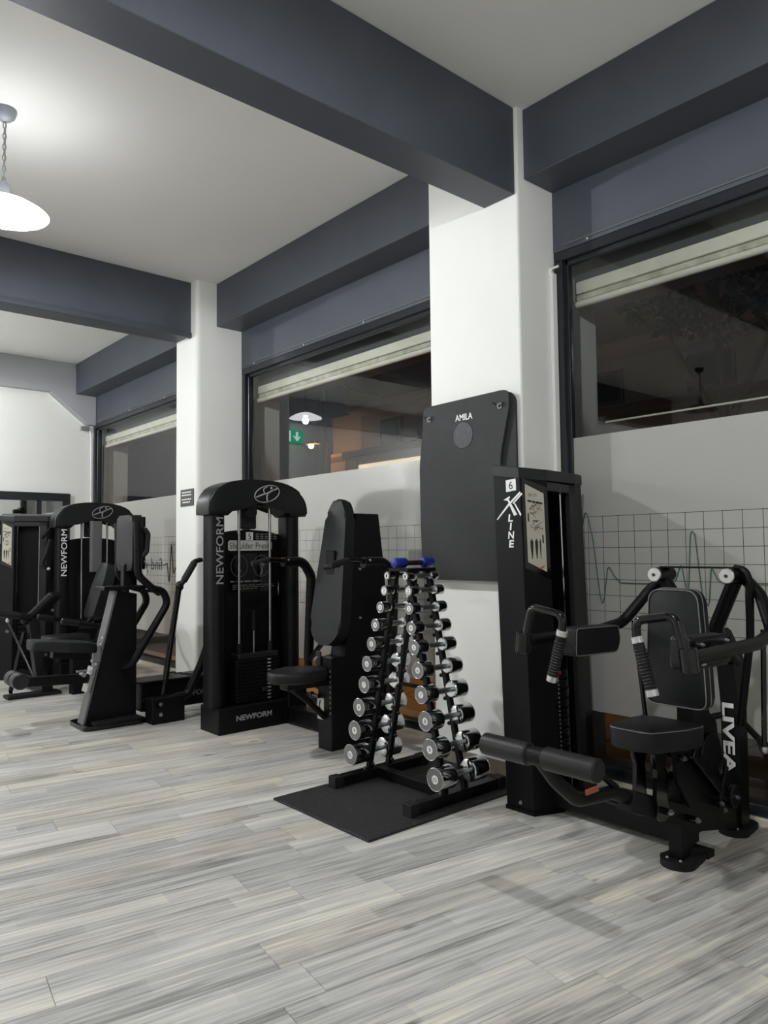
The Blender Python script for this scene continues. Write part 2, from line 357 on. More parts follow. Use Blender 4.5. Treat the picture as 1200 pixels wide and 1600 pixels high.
def ellipse(cx, cy, a, b, n=24, rot=0.0):
    return [(cx + a*math.cos(t)*math.cos(rot) - b*math.sin(t)*math.sin(rot), cy + a*math.cos(t)*math.sin(rot) + b*math.sin(t)*math.cos(rot)) for t in [2*math.pi*i/n for i in range(n)]]
def rrect(w, h, r, n=5, cx=0, cy=0):
    pts = []
    for sx, sy, a0 in ((1, 1, 0), (-1, 1, 90), (-1, -1, 180), (1, -1, 270)):
        for k in range(n+1):
            a = math.radians(a0 + 90*k/n); pts.append((cx + sx*(w/2-r) + r*math.cos(a), cy + sy*(h/2-r) + r*math.sin(a)))
    return pts
def rpoly(pts, r, n=4):
    """polygon with rounded corners"""
    out = []; N = len(pts)
    for i in range(N):
        a, b, c = [V((*pts[k % N], 0)) for k in (i-1, i, i+1)]
        u, w = a-b, c-b; ang = max(0.02, u.angle(w))
        rr = r[i] if isinstance(r, (list, tuple)) else r
        t = min(rr/math.tan(ang/2), u.length*0.48, w.length*0.48)
        p0, p1 = b+u.normalized()*t, b+w.normalized()*t
        for k in range(n+1):
            f = k/n; p = p0*(1-f)**2 + b*2*f*(1-f) + p1*f*f; out.append((p.x, p.y))
    return out
def bolt(p, d, parent, r=0.011, m='steel'):
    p, d = V(p), V(d).normalized(); g = G(); g.cyl(p, p+d*0.009, r, n=6); g.cyl(p+d*0.008, p+d*0.016, r*0.55, n=8)
    return obj('bolt', g, m, parent)
X3, Y3, Z3 = V((1, 0, 0)), V((0, 1, 0)), V((0, 0, 1))
# ================================================================== THE ROOM
XL, XR, YB, YF, H = -10.70, 3.0, -5.0, 3.80, 4.0
# ---- floor: slab plus single boards
fl = struct('floor', G().box((XL-0.2, YB-0.2, -0.06), (XR+0.2, 3.86, -0.004)), 'skirting')
def clip(poly, rect):
    x0, y0, x1, y1 = rect
    for ax, val, sgn in ((0, x0, 1), (0, x1, -1), (1, y0, 1), (1, y1, -1)):
        out = []
        for i in range(len(poly)):
            a, b = poly[i-1], poly[i]; da, db = sgn*(a[ax]-val), sgn*(b[ax]-val)
            if (da >= 0) != (db >= 0):
                t = da/(da-db); out.append((a[0]+(b[0]-a[0])*t, a[1]+(b[1]-a[1])*t))
            if db >= 0: out.append(b)
        poly = out
        if not poly: return []
    return poly
def area(p): return 0.5*abs(sum(p[i-1][0]*p[i][1]-p[i][0]*p[i-1][1] for i in range(len(p))))
PD = V((math.sin(PLANK_ANG), math.cos(PLANK_ANG))); PN = V((math.cos(PLANK_ANG), -math.sin(PLANK_ANG)))
PW, PLEN, GAP = 0.19, 1.26, 0.0012
def in_view(x, y):
    d = V((x, y, -EYE)); z = d.dot(fwd)
    if z < 0.3: return None
    u, v = 600+F_PX*d.dot(r2)/z, 800+F_PX*d.dot(d2)/z
    return z if -30 < u < 1230 and v < 1640 else None
boards = []
prng = random.Random(3)
for row in range(-75, 45):
    off = prng.random()*PLEN; c0 = row*PW
    for k in range(-9, 8):
        s0 = k*PLEN+off
        q = [PN*(c0+a)+PD*(s0+b) for a, b in ((GAP, GAP), (PW-GAP, GAP), (PW-GAP, PLEN-GAP), (GAP, PLEN-GAP))]
        p = clip([(v.x, v.y) for v in q], (XL, YB, XR, YF))
        if len(p) < 3 or area(p) < 0.004: continue
        cx, cy = sum(a for a, _ in p)/len(p), sum(b for _, b in p)/len(p)
        zs = [z for z in (in_view(*w) for w in p+[(cx, cy)]) if z]
        boards.append((min(zs) if zs else 99, p, (prng.random(), prng.random(), prng.random()**2)))
boards.sort(key=lambda b: b[0])
def board_geo(g, p):
    top = [g.bm.verts.new((x, y, 0.0)) for x, y in p]
    if sum(p[i-1][0]*p[i][1]-p[i][0]*p[i-1][1] for i in range(len(p))) < 0: top.reverse()
    cx, cy = sum(v.co.x for v in top)/len(top), sum(v.co.y for v in top)/len(top)
    bot = [g.bm.verts.new((v.co.x+(0.0008 if v.co.x > cx else -0.0008), v.co.y+(0.0008 if v.co.y > cy else -0.0008), -0.004)) for v in top]
    fs = [g.bm.faces.new(top)]; n = len(top)
    for i in range(n): fs.append(g.bm.faces.new((bot[i], bot[(i+1) % n], top[(i+1) % n], top[i])))
    return fs
def board_obj(name, items):
    g = G(); lay = g.bm.faces.layers.int.new('bi')
    for i, (_, p, t) in enumerate(items):
        for f in board_geo(g, p): f[lay] = i
    me = bpy.data.meshes.new(name); idx = [f[lay] for f in g.bm.faces]; g.bm.to_mesh(me); g.bm.free()
    a = me.color_attributes.new('tone', 'FLOAT_COLOR', 'CORNER')
    for pl in me.polygons:
        for li in pl.loop_indices: a.data[li].color = (*items[idx[pl.index]][2], 1)
    return link(name, me, 'plank', fl)
seen = [b for b in boards if b[0] < 90]
for b in seen[:300]: board_obj('plank', [b])
rest = seen[300:] + [b for b in boards if b[0] > 90]
ro = board_obj('plank_field', rest); ro['kind'] = 'stuff'

# ---- ceiling, outer walls
struct('ceiling', G().box((XL-0.2, YB-0.2, H), (XR+0.2, 4.3, H+0.15)), 'ceiling')
struct('wall_left', G().box((XL-0.2, YB-0.2, 0), (XL, 4.3, H)), 'white_wall')
struct('wall_right', G().box((XR, YB-0.2, 0), (XR+0.2, 4.3, H)), 'white_wall')
struct('wall_back', G().box((XL, YB-0.2, 0), (XR, YB, H)), 'white_wall')
# sloping soffit slab on the end wall above the mirror
struct('wall_soffit', G().prism([(YB, 3.575), (3.19, 3.575), (3.70, 3.16), (3.80, 3.16), (3.80, 3.57), (3.52, 3.57), (3.52, H), (YB, H)], (XL, 0, 0), Y3, Z3, 0, 0.10, 0.006), 'soffit')
g = G(); g.tube([(XL+0.045, 3.16, 3.545), (XL+0.045, 3.65, 3.145), (XL+0.045, 3.74, 3.08), (XL+0.03, 3.76, 2.9), (XL+0.02, 3.77, 0.12)], 0.012, 0.03, 8)
cable = tag(obj('cable_conduit', g, 'white_wall'), 'thin white conduit slanting down the end wall to the window corner', 'conduit')
g = G(); g.box((XL+0.025, 3.60, 3.08), (XL+0.075, 3.72, 3.14), 0.008); obj('junction_bracket', g, 'lamp_metal', cable)

# ---- columns
COL1 = (-3.505, -2.745, 3.46); COL2 = (-7.03, -6.555, 3.31)
def column(name, x0, x1, y, r):
    return struct(name, G().prism(rpoly([(x0, y), (x1, y), (x1, 4.25), (x0, 4.25)], [r, r, 0.003, 0.003], 5), (0, 0, 0), X3, Y3, 0, H), 'white_wall')
column('column', *COL1, 0.018); column('column', *COL2, 0.05); column('column', 1.05, 1.8, 3.46, 0.018)
for x0, x1, y in (COL1, COL2):
    g = G(); g.box((x0-0.012, y-0.012, 0), (x1+0.012, y-0.0005, 0.095), 0.003); g.box((x1+0.0005, y-0.012, 0), (x1+0.012, 3.78, 0.095), 0.003); g.box((x0-0.012, y-0.012, 0), (x0-0.0005, 3.78, 0.095), 0.003)
    struct('baseboard_column', g, 'skirting')
struct('baseboard_left', G().box((XL, YB, 0), (XL+0.012, 3.78, 0.095), 0.003), 'skirting')

# ---- ceiling beams across the room and along the windows
struct('ceiling_beam', G().box((-3.007, YB, 3.467), (-2.764, 3.46, H), 0.004), 'anthracite')
g = G(); g.box((-6.99, YB, 3.467), (-6.68, 3.31, H), 0.004); g.box((-6.70, YB, 3.44), (-6.655, 3.31, 3.50), 0.012, 2)
struct('ceiling_beam', g, 'anthracite')
struct('ceiling_beam', G().box((1.2, YB, 3.467), (1.45, 3.46, H), 0.004), 'anthracite')
BAYS = [(-2.745, 1.05), (-6.555, -3.505), (XL, -7.03)]
for x0, x1 in BAYS:
    struct('window_lintel', G().box((x0, 3.52, 3.57), (x1, 4.25, H), 0.004), 'anthracite')
    struct('window_header', G().box((x0, 3.80, 3.185), (x1, 4.25, 3.57)), 'anthracite')

# ---- windows: frame, panes, frosted film, shutter rolled up outside
GY = 3.85
for i, (x0, x1) in enumerate(BAYS):
    wo = struct('window_%d' % (i+1), G().box((x0, 3.80, 3.125), (x1, 3.90, 3.185), 0.004), 'frame')
    g = G(); g.box((x0, 3.80, 0.03), (x0+0.065, 3.90, 3.125), 0.006, 2); obj('window_frame', g, 'frame', wo)
    g = G(); g.box((x1-0.065, 3.80, 0.03), (x1, 3.90, 3.125), 0.006, 2); obj('window_frame', g, 'frame', wo)
    g = G(); g.box((x0+0.065, 3.80, 0.03), (x1-0.065, 3.90, 0.09), 0.006, 2); obj('window_frame', g, 'frame', wo)
    g = G(); g.box((x0+0.063, 3.83, 0.088), (x0+0.085, 3.87, 3.127), 0.003); obj('glazing_bead', g, 'frame', wo)
    g = G(); g.box((x0+0.065, 3.83, 3.095), (x1-0.065, 3.87, 3.127), 0.003); obj('glazing_bead', g, 'frame', wo)
    g = G(); g.face([(x0+0.06, GY, 0.08), (x1-0.06, GY, 0.08), (x1-0.06, GY, 3.13), (x0+0.06, GY, 3.13)]); obj('glass_pane', g, 'glass', wo)
    zt = 2.02
    g = G(); g.face([(x0+0.07, GY-0.004, 0.39), (x1-0.07, GY-0.004, 0.39), (x1-0.07, GY-0.004, zt), (x0+0.07, GY-0.004, zt)])
    fo = obj('frosted_film', g, 'film', wo)
    g = G(); g.tube([(x0+0.08, 3.796, 3.215), (x1-0.08, 3.796, 3.215)], 0.006, n=8); obj('cover_strip', g, 'strip', wo)
    n = 4
    for k in range(n):
        xx = x0+0.25+(x1-x0-0.5)*k/(n-1); g = G(); g.ball((xx, 3.797, 3.20), 0.010, 8); obj('screw', g, 'bright_cap', wo)
    struct('threshold', G().box((x0, 3.78, -0.02), (x1, 4.25, 0.03), 0.004), 'marble')
    # outside: rolled shutter, rails and housing
    words = ('right hand', 'middle', 'far left')[i]
    sh = thing('roller_shutter', 'cream roller shutter rolled up outside the %s window' % words, 'shutter', ((x0+x1)/2, 4.0, 2.85), 'roller shutters above the windows')
    g = G(); g.box((x0+0.05, 3.955, 2.945), (x1-0.05, 3.985, 3.025), 0.012, 2); obj('slat', g, 'shutter', sh)
    g = G(); g.box((x0+0.05, 3.965, 2.905), (x1-0.05, 3.985, 2.943), 0.008, 2); obj('slat', g, 'shutter_dirty', sh)
    g = G(); g.cyl((x0+0.05, 3.972, 2.882), (x1-0.05, 3.972, 2.882), 0.022, n=12); obj('bottom_rail', g, 'shutter', sh)
    g = G(); g.box((x0+0.02, 3.99, 2.90), (x1-0.02, 4.24, 3.185)); obj('housing', g, 'shutter_box', sh)
    for xx, d in ((x0, 0.045), (x1-0.045, 0.045)):
        g = G(); g.box((xx+0.003, 3.93, 0.03), (xx+d, 4.0, 2.90), 0.004); obj('guide_rail', g, 'shutter_box', sh)

# pulse trace and lettering printed on the films
w1 = bpy.data.objects['window_1']; w3 = bpy.data.objects['window_3']
ECG = [(-2.657, 1.336), (-2.60, 1.52), (-2.587, 1.565), (-2.572, 1.55), (-2.538, 1.40), (-2.50, 1.08), (-2.485, 1.016), (-2.47, 1.06), (-2.445, 1.225), (-2.435, 1.241), (-2.40, 1.185), (-2.36, 1.148), (-2.24, 1.146), (-2.085, 1.15), (-2.055, 1.158), (-2.026, 1.172), (-1.998, 1.25), (-1.99, 1.245), (-1.96, 1.06), (-1.938, 1.41), (-1.927, 1.44), (-1.912, 1.41), (-1.883, 1.10), (-1.85, 1.02), (-1.832, 1.225), (-1.825, 1.237), (-1.796, 1.175), (-1.763, 1.159), (-1.2, 1.16), (0.9, 1.16)]
g = G(); g.tube([(x, GY-0.008, z) for x, z in ECG], 0.0032, 0.01, 6, 2); obj('pulse_line', g, 'ecg', w1)
g = G(); g.tube([(-9.3, GY-0.008, 1.2), (-8.42, GY-0.008, 1.2), (-8.36, GY-0.008, 1.23), (-8.30, GY-0.008, 0.98), (-8.24, GY-0.008, 1.48), (-8.19, GY-0.008, 1.1), (-8.1, GY-0.008, 1.2), (-7.1, GY-0.008, 1.2)], 0.006, 0.01, 6, 2); obj('pulse_line', g, 'ecg_dark', w3)
text('lettering', 'find yo', (-8.80, GY-0.006, 1.19), (-1, 0, 0), (0, 0, 1), 0.62, 0.19, 'ecg_dark', w3, depth=0.0)

# small white cord stub at the right window jamb
g = G(); g.tube([(-2.79, 3.74, 3.07), (-2.735, 3.77, 3.08), (-2.69, 3.775, 3.085)], 0.008, 0.02, 8); g.cyl((-2.746, 3.76, 3.04), (-2.735, 3.76, 3.08), 0.01)
tag(obj('wall_hook', g, 'white_print'), 'small white hook stub at the top corner of the right hand window', 'hook')
g = G(); g.box((-2.744, 3.75, 0.03), (-2.72, 3.799, 3.05), 0.004); struct('trim_1', g, 'white_wall')

# ---- mirror on the end wall
mr = thing('wall_mirror', 'large wall mirror in a wide dark frame on the end wall', 'mirror', (XL, 2.3, 0.25))
def mbar(lo, hi): obj('mirror_frame', G().box(lo, hi, 0.006), 'frame', mr)
mbar((XL+0.001, 0.9, 2.07), (XL+0.05, 3.475, 2.18)); mbar((XL+0.001, 0.9, 0.25), (XL+0.05, 3.475, 0.36)); mbar((XL+0.001, 3.365, 0.36), (XL+0.05, 3.475, 2.07)); mbar((XL+0.001, 0.9, 0.36), (XL+0.05, 1.01, 2.07)); mbar((XL+0.001, 3.03, 0.36), (XL+0.045, 3.10, 2.07))
for a, b in ((1.01, 3.03), (3.10, 3.365)):
    g = G(); g.box((XL+0.001, a, 0.36), (XL+0.02, b, 2.07)); obj('mirror_pane', g, 'mirror', mr)

# ---- little sign on the second column
sg = thing('notice_plate', 'small dark notice plate with four white lines on the second column', 'sign', (-6.745, 3.31, 1.83))
obj('plate', G().box((-6.885, 3.302, 1.80), (-6.61, 3.3095, 1.965), 0.002), 'sign_dark', sg)
for k, (zz, a, b) in enumerate(((1.935, -6.85, -6.66), (1.908, -6.855, -6.65), (1.866, -6.855, -6.655), (1.838, -6.835, -6.675))):
    g = G()
    x = a; pr = random.Random(k)
    while x < b-0.005:
        w = 0.012+pr.random()*0.03; w = min(w, b-x); g.box((x, 3.3005, zz-0.006), (x+w, 3.302, zz+0.006)); x += w+0.006
    obj('print_line', g, 'white_print', sg)

# ---- lit exit sign on the end wall, seen mirrored in the middle window
ex = thing('exit_sign', 'green lit exit sign with running figure and arrow, mirrored in the middle window', 'sign', (XL+0.10, 0.6, 3.25))
obj('sign_body', G().box((XL+0.10, 0.36, 3.20), (XL+0.14, 0.88, 3.42), 0.004), 'exit_green', ex)
ey = XL+0.1405
def eprism(name, pts): obj(name, G().prism(pts, (ey, 0, 0), Y3, Z3, 0, 0.002), 'exit_white', ex)
eprism('arrow', [(0.50, 3.23), (0.59, 3.32), (0.525, 3.305), (0.525, 3.39), (0.475, 3.39), (0.475, 3.305), (0.41, 3.32)])
g = G(); g.prism([(0.63, 3.22), (0.84, 3.22), (0.84, 3.40), (0.63, 3.40)], (ey, 0, 0), Y3, Z3, 0, 0.001); obj('door_panel', g, 'exit_white', ex)
g = G(); g.prism(ellipse(0.71, 3.355, 0.012, 0.012, 10), (ey, 0, 0), Y3, Z3, 0.001, 0.003); g.tube([(ey+0.002, 0.71, 3.335), (ey+0.002, 0.72, 3.30), (ey+0.002, 0.69, 3.28), (ey+0.002, 0.70, 3.25)], 0.006, n=6); g.tube([(ey+0.002, 0.72, 3.30), (ey+0.002, 0.745, 3.275), (ey+0.002, 0.77, 3.27)], 0.006, n=6); g.tube([(ey+0.002, 0.68, 3.315), (ey+0.002, 0.71, 3.33), (ey+0.002, 0.75, 3.32)], 0.0045, n=6)
obj('running_figure', g, 'exit_green', ex)

# ================================================================== PENDANT LAMPS
def pendant(x, y, lit, label, power=1.0):
    zr = 3.37; t = thing('pendant_lamp', label, 'lamp', (x, y, H), 'pendant lamps hung on chains')
    g = G(); g.lathe([(0.0, H-0.075), (0.025, H-0.07), (0.055, H-0.045), (0.066, H-0.012), (0.066, H)], (x, y, 0), n=24); obj('canopy', g, 'lamp_metal' if lit else 'lamp_unlit', t)
    k = 0; z = H-0.075
    while z > zr+0.20:
        g = G(); a = 0.009; hh = 0.021
        pts = [(math.cos(2*math.pi*i/10)*a, math.sin(2*math.pi*i/10)*hh) for i in range(10)]
        ax = (1, 0) if k % 2 else (0, 1)
        g.tube([(x+p*ax[0], y+p*ax[1], z-hh+q) for p, q in pts], 0.0032, n=5, closed=True); obj('chain_link', g, 'lamp_metal' if lit else 'lamp_unlit', t); z -= 0.033; k += 1
    g = G(); g.tube([(x+0.006, y+0.004, H-0.07), (x+0.012, y, zr+0.6*0.5), (x+0.004, y, zr+0.17)], 0.0035, n=6); obj('flex', g, 'lamp_metal' if lit else 'lamp_unlit', t)
    g = G(); g.lathe([(0.0, zr+0.20), (0.018, zr+0.195), (0.03, zr+0.17), (0.036, zr+0.10), (0.045, zr+0.085)], (x, y, 0), n=20); obj('socket', g, 'lamp_metal' if lit else 'lamp_unlit', t)
    g = G(); g.lathe([(0.045, zr+0.088), (0.10, zr+0.078), (0.18, zr+0.045), (0.235, zr+0.012), (0.25, zr)], (x, y, 0), n=48); sh = obj('lamp_shade', g, 'opal' if lit else 'lamp_unlit', t)
    g = G(); g.ball((x, y, zr+0.028), 0.032, 16, (1, 1, 1.25)); obj('bulb', g, 'bulb_on' if lit else 'bulb_off', t)
    if lit:
        ld = bpy.data.lights.new('lamp_light', 'POINT'); ld.energy = LAMP_W*power; ld.color = (0.95, 0.97, 1.0); ld.shadow_soft_size = 0.045
        lo = bpy.data.objects.new('lamp_light', ld); C.objects.link(lo); lo.parent = t; lo.location = (0, 0, zr-0.04-H)
    return t
pendant(-4.73, 1.14, True, 'lit pendant lamp hanging on a chain between the two ceiling beams', 1.25)
pendant(-1.00, 1.14, True, 'lit pendant lamp in the nearest bay above the picture edge', 0.95)
pendant(2.20, 1.14, True, 'unseen lit pendant lamp added in the next bay to brighten the column side', 0.2)  # added out of view to light the column's side face
pendant(-9.30, 1.20, True, 'lit pendant lamp of the far bay, mirrored in the middle window')
pendant(-1.00, -3.05, True, 'unseen lit pendant lamp added behind the camera as fill for the nearest bay', 0.3)  # added out of view for fill light from behind
pendant(-9.30, -3.05, True, 'unseen lit pendant lamp added at the back of the far bay to brighten the ceiling', 2.2)  # added out of view; its bounce lifts the ceiling
pendant(-5.20, -3.05, False, 'unlit pendant lamp mirrored in the dark right hand window')
# ================================================================== MACHINE WITH THE X-LINE TOWER (right)
def weight_tower(t, dx=0.0, dy=0.0, number=True, rot=None):
    """leaning weight tower; rot = (angle, pivot) turns the finished points for the far copy"""
    def T(p):
        p = V(p)
        if rot:
            c, s = math.cos(rot[0]), math.sin(rot[0]); q = p-V(rot[1]); p = V((q.x*c-q.y*s, q.x*s+q.y*c, q.z)) + V(rot[1])
        return p + V((dx, dy, 0))
    def TD(d):
        d = V(d)
        if rot:
            c, s = math.cos(rot[0]), math.sin(rot[0]); d = V((d.x*c-d.y*s, d.x*s+d.y*c, d.z))
        return d
    LEAN = -0.055
    plan = dict(A=(-2.585, 3.072), B=(-2.412, 3.075), C=(-2.350, 3.225), D=(-2.402, 3.545), E=(-2.452, 3.68), F=(-2.585, 3.68))
    ztop = dict(A=1.803, B=1.775, C=1.765, D=1.768, E=1.772, F=1.795)
    def P(k, f, z=None, grow=0.0):
        x, y = plan[k]; cx, cy = -2.49, 3.38
        x += (x-cx)*grow; y += (y-cy)*grow
        zz = ztop[k]*f if z is None else z
        return T((x + LEAN*(zz/1.78), y, zz))
    names = 'ABCDEF'
    # shell is open along C-D where the stack runs
    g = G(); g.loft([[P(k, 0, 0.012) for k in 'ABC'] + [T((-2.42, 3.235, 0.012))], [P(k, 1) for k in 'ABC'] + [T((-2.475, 3.235, 1.76))]]); obj('tower_side', g, 'black', t, smooth=0)
    g = G(); g.loft([[P('D', 0, 0.012), P('E', 0, 0.012), P('F', 0, 0.012), T((-2.50, 3.55, 0.012))], [P('D', 1), P('E', 1), P('F', 1), T((-2.555, 3.55, 1.765))]]); obj('tower_side', g, 'black', t, smooth=0)
    g = G(); g.loft([[T((-2.585, 3.08, 0.012)), T((-2.535, 3.08, 0.012)), T((-2.535, 3.67, 0.012)), T((-2.585, 3.67, 0.012))], [T((-2.64, 3.08, 1.78)), T((-2.59, 3.08, 1.78)), T((-2.59, 3.67, 1.78)), T((-2.64, 3.67, 1.78))]]); obj('back_panel', g, 'black', t)
    g = G(); g.loft([[P(k, 0, 0, 0.03) for k in names], [P(k, 0, 0.02, 0.03) for k in names]]); obj('base_flange', g, 'black', t, smooth=0)
    # cap, deeper over the opening
    def cap_ring(dz, grow): return [P(k, 1, ztop[k]+dz, grow) for k in names]
    g = G(); g.loft([cap_ring(-0.058, 0.035), cap_ring(-0.004, 0.035), cap_ring(0.0, 0.02)]); obj('tower_cap', g, 'charcoal_plate', t, smooth=0)
    a, b = P('C', 1, 1.70), P('D', 1, 1.70); a2, b2 = P('C', 1, 1.61), P('D', 1, 1.61); inn = TD((-0.10, -0.02, 0))
    g = G(); g.loft([[a, b, b+inn*0.2, a+inn*0.2], [a.lerp(a2, 0.5), b.lerp(b2, 0.5), b.lerp(b2, 0.5)+inn, a.lerp(a2, 0.5)+inn]]); obj('cap_hood', g, 'charcoal_plate', t, smooth=0)
    # frame strip beside the opening
    g = G(); n = (P('D', 0.5)-P('C', 0.5)).normalized()
    g.loft([[P('D', 0, 0.02)-n*0.07, P('D', 0, 0.02), P('D', 0, 0.02)+inn*0.25, P('D', 0, 0.02)-n*0.07+inn*0.25], [P('D', 1, 1.70)-n*0.07, P('D', 1, 1.70), P('D', 1, 1.70)+inn*0.25, P('D', 1, 1.70)-n*0.07+inn*0.25]]); obj('shroud_strip', g, 'charcoal_plate', t, smooth=0)
    # rods, plates, pin chain
    for f in (0.10, 0.78):
        p0, p1 = P('C', 0, 0.05).lerp(P('D', 0, 0.05), f)+inn*0.65, P('C', 1, 1.70).lerp(P('D', 1, 1.70), f)+inn*0.55
        g = G(); g.cyl(p0, p1, 0.009, n=10); obj('guide_rod', g, 'chrome', t)
    pc, pd = P('C', 0, 0.10), P('D', 0, 0.10); ax = (pd-pc).normalized(); wv = V((ax.y, -ax.x, 0))
    for k in range(11):
        z = 0.14+k*0.052; c = (pc+pd)/2 + inn*0.95; c.z = z
        c += TD((LEAN*z/1.78, 0, 0)); g = G(); g.obox(c, (ax, wv, Z3), (0.235, 0.070, 0.046), 0.004); obj('weight_plate', g, 'black', t)
    top = (P('C', 1, 1.68)+P('D', 1, 1.68))/2 + inn*0.45
    mid = (P('C', 0, 0.9)+P('D', 0, 0.9))/2 + inn*0.15
    ch = P('C', 0, 0.86).lerp(P('D', 0, 0.86), 0.30) - inn*0.10
    return P, T, TD, inn, n

m1 = thing('lateral_raise_machine', 'black shoulder raise machine with tall leaning weight tower, padded arms and foot roller', 'gym machine', (-1.95, 3.2, 0))
P1, T1, TD1, INN, N1 = weight_tower(m1)
# selector chain with red bead in front of the stack
ca, cb = P1('C', 0, 0.86).lerp(P1('D', 0, 0.86), 0.22)+INN*0.25, P1('C', 0, 0.30).lerp(P1('D', 0, 0.30), 0.22)+INN*0.25
for k in range(26):
    p = ca.lerp(cb, k/25); q = ca.lerp(cb, (k+0.5)/25); g = G(); g.cyl(p, q, 0.0045, n=6); obj('chain_link', g, 'steel', m1)
g = G(); g.ball(ca.lerp(cb, 0.30), 0.018, 14); obj('selector_knob', g, 'red', m1)
# prints on the -y side of the tower
def onA(fx, z):
    a, b = P1('A', 0, z), P1('B', 0, z); return a.lerp(b, fx)
UPV = (P1('A', 0, 1.7)-P1('A', 0, 0.5)).normalized()
XD = V((1, 0.017, 0)).normalized(); NA = XD.cross(UPV).normalized()
def flat(name, pts, m, lift):      # pts in (fraction across face, z)
    if name == 'logo_stroke': pts = [(fx, 1.648-(1.665-z)*0.60) for fx, z in pts]
    g = G(); a = [onA(fx, z)+NA*0.0005 for fx, z in pts]; b = [onA(fx, z)+NA*lift for fx, z in pts]
    g.loft([a, b]); return obj(name, g, m, m1, smooth=0)
nb = flat('number_card', [(0.48, 1.650), (0.86, 1.656), (0.86, 1.718), (0.48, 1.712)], 'white_print', 0.002)
text('digit', '6', onA(0.67, 1.684)+NA*0.0025, XD, UPV, 0.026, 0.042, 'black_print', nb, depth=0.0005)
flat('logo_stroke', [(0.36, 1.600), (0.60, 1.630), (0.62, 1.618), (0.56, 1.605), (0.86, 1.465), (0.74, 1.455), (0.52, 1.590)], 'white_print', 0.0015)
flat('logo_stroke', [(1.00, 1.665), (1.03, 1.650), (0.66, 1.570), (0.10, 1.425), (0.07, 1.432), (0.52, 1.560)], 'white_print', 0.0018)
flat('logo_stroke', [(1.06, 1.652), (1.09, 1.640), (0.74, 1.560), (0.70, 1.567)], 'white_print', 0.0015)
flat('logo_stroke', [(0.76, 1.560), (0.98, 1.450), (1.02, 1.465), (0.80, 1.565)], 'white_print', 0.0015)
for ch, z in (('L', 1.512), ('I', 1.467), ('N', 1.422), ('E', 1.376)):
    text('lettering', ch, onA(0.60, z)+NA*0.001, XD, UPV, {'I': 0.016, 'L': 0.032, 'N': 0.042, 'E': 0.036}[ch], 0.039, 'white_print', m1, depth=0.0008, shear=0.12, rest=0.03)
bolt(onA(0.55, 0.05), NA, m1, 0.010)
# instruction placard on the slanted side
def placard(t, P, lift=0.004):
    def pb(f, z):
        z = 1.688-(1.635-z)*0.87; return P('B', 0, z).lerp(P('C', 0, z), f)
    nb_ = (P('C', 0, 1)-P('B', 0, 1)).normalized(); up = (P('B', 0, 1.7)-P('B', 0, .5)).normalized(); nn = nb_.cross(up).normalized()
    def poly(name, pts, m, l0, l1, par):
        g = G(); g.loft([[pb(f, z)+nn*l0 for f, z in pts], [pb(f, z)+nn*l1 for f, z in pts]]); return obj(name, g, m, par, smooth=0)
    poly('placard_frame', [(0.06, 1.670), (0.98, 1.615), (0.98, 1.06), (0.06, 1.13)], 'black_gloss', 0.0, lift*0.6, t)
    pl = poly('placard', [(0.17, 1.635), (0.84, 1.578), (0.84, 1.105), (0.17, 1.165)], 'cream_card', lift*0.6, lift, t)
    text('lettering', 'XR.113', pb(0.42, 1.568)+nn*lift, nb_, up, 0.050, 0.018, 'black_print', pl, depth=0.0006)
    for f0, f1 in ((0.24, 0.38), (0.40, 0.52), (0.54, 0.78)): poly('caption_line', [(f0, 1.546-0.03*f0), (f1, 1.546-0.03*f1), (f1, 1.534-0.03*f1), (f0, 1.534-0.03*f0)], 'black_print', lift, lift+0.0006, pl)
    rr = random.Random(5)
    for z0, z1 in ((1.515, 1.43), (1.415, 1.32)):          # two line drawings of a seated user
        for k in range(7):
            f, z = 0.35+rr.random()*0.2, z0-(z0-z1)*rr.random(); pts = []
            for j in range(6):
                pts.append(pb(f, z)+nn*(lift+0.0008)); f = min(0.74, max(0.30, f+rr.uniform(-0.13, 0.15))); z = min(z0, max(z1, z+rr.uniform(-0.022, 0.02)))
            g = G(); g.tube(pts, 0.0010, 0.004, 5, 2); obj('line_drawing', g, 'black_print', pl)
    for f in (0.33, 0.50, 0.64):                            # three standing figures
        hw = 0.055 if f < 0.6 else 0.028
        fig = [(-0.3, 1.305), (0.3, 1.305), (0.3, 1.298), (1, 1.288), (0.9, 1.26), (0.75, 1.235), (0.35, 1.20), (0.3, 1.185), (-0.3, 1.185), (-0.35, 1.20), (-0.75, 1.235), (-0.9, 1.26), (-1, 1.288), (-0.3, 1.298)]
        poly('figure', [(f+a*hw, z) for a, z in fig], 'black_print', lift, lift+0.0006, pl)
    for f0, z0 in ((0.22, 1.46), (0.72, 1.33)):
        poly('caption_block', [(f0, z0), (f0+0.05, z0-0.004), (f0+0.05, z0-0.054), (f0, z0-0.05)], 'black_print', lift, lift+0.0006, pl)
    poly('maker_mark', [(0.55, 1.128), (0.76, 1.146), (0.74, 1.132), (0.62, 1.120)], 'orange_label', lift, lift+0.0006, pl)
placard(m1, P1)

X0 = -1.64
def mx(s, d): return X0 + s*d
# base: cross beam from tower to seat frame
g = G(); g.box((-2.47, 3.19, 0.03), (-1.66, 3.29, 0.13), 0.006); obj('base_beam', g, 'black', m1)
g = G(); g.box((-1.70, 3.20, 0.0), (-1.58, 3.26, 0.03)); obj('base_pad', g, 'rubber', m1)
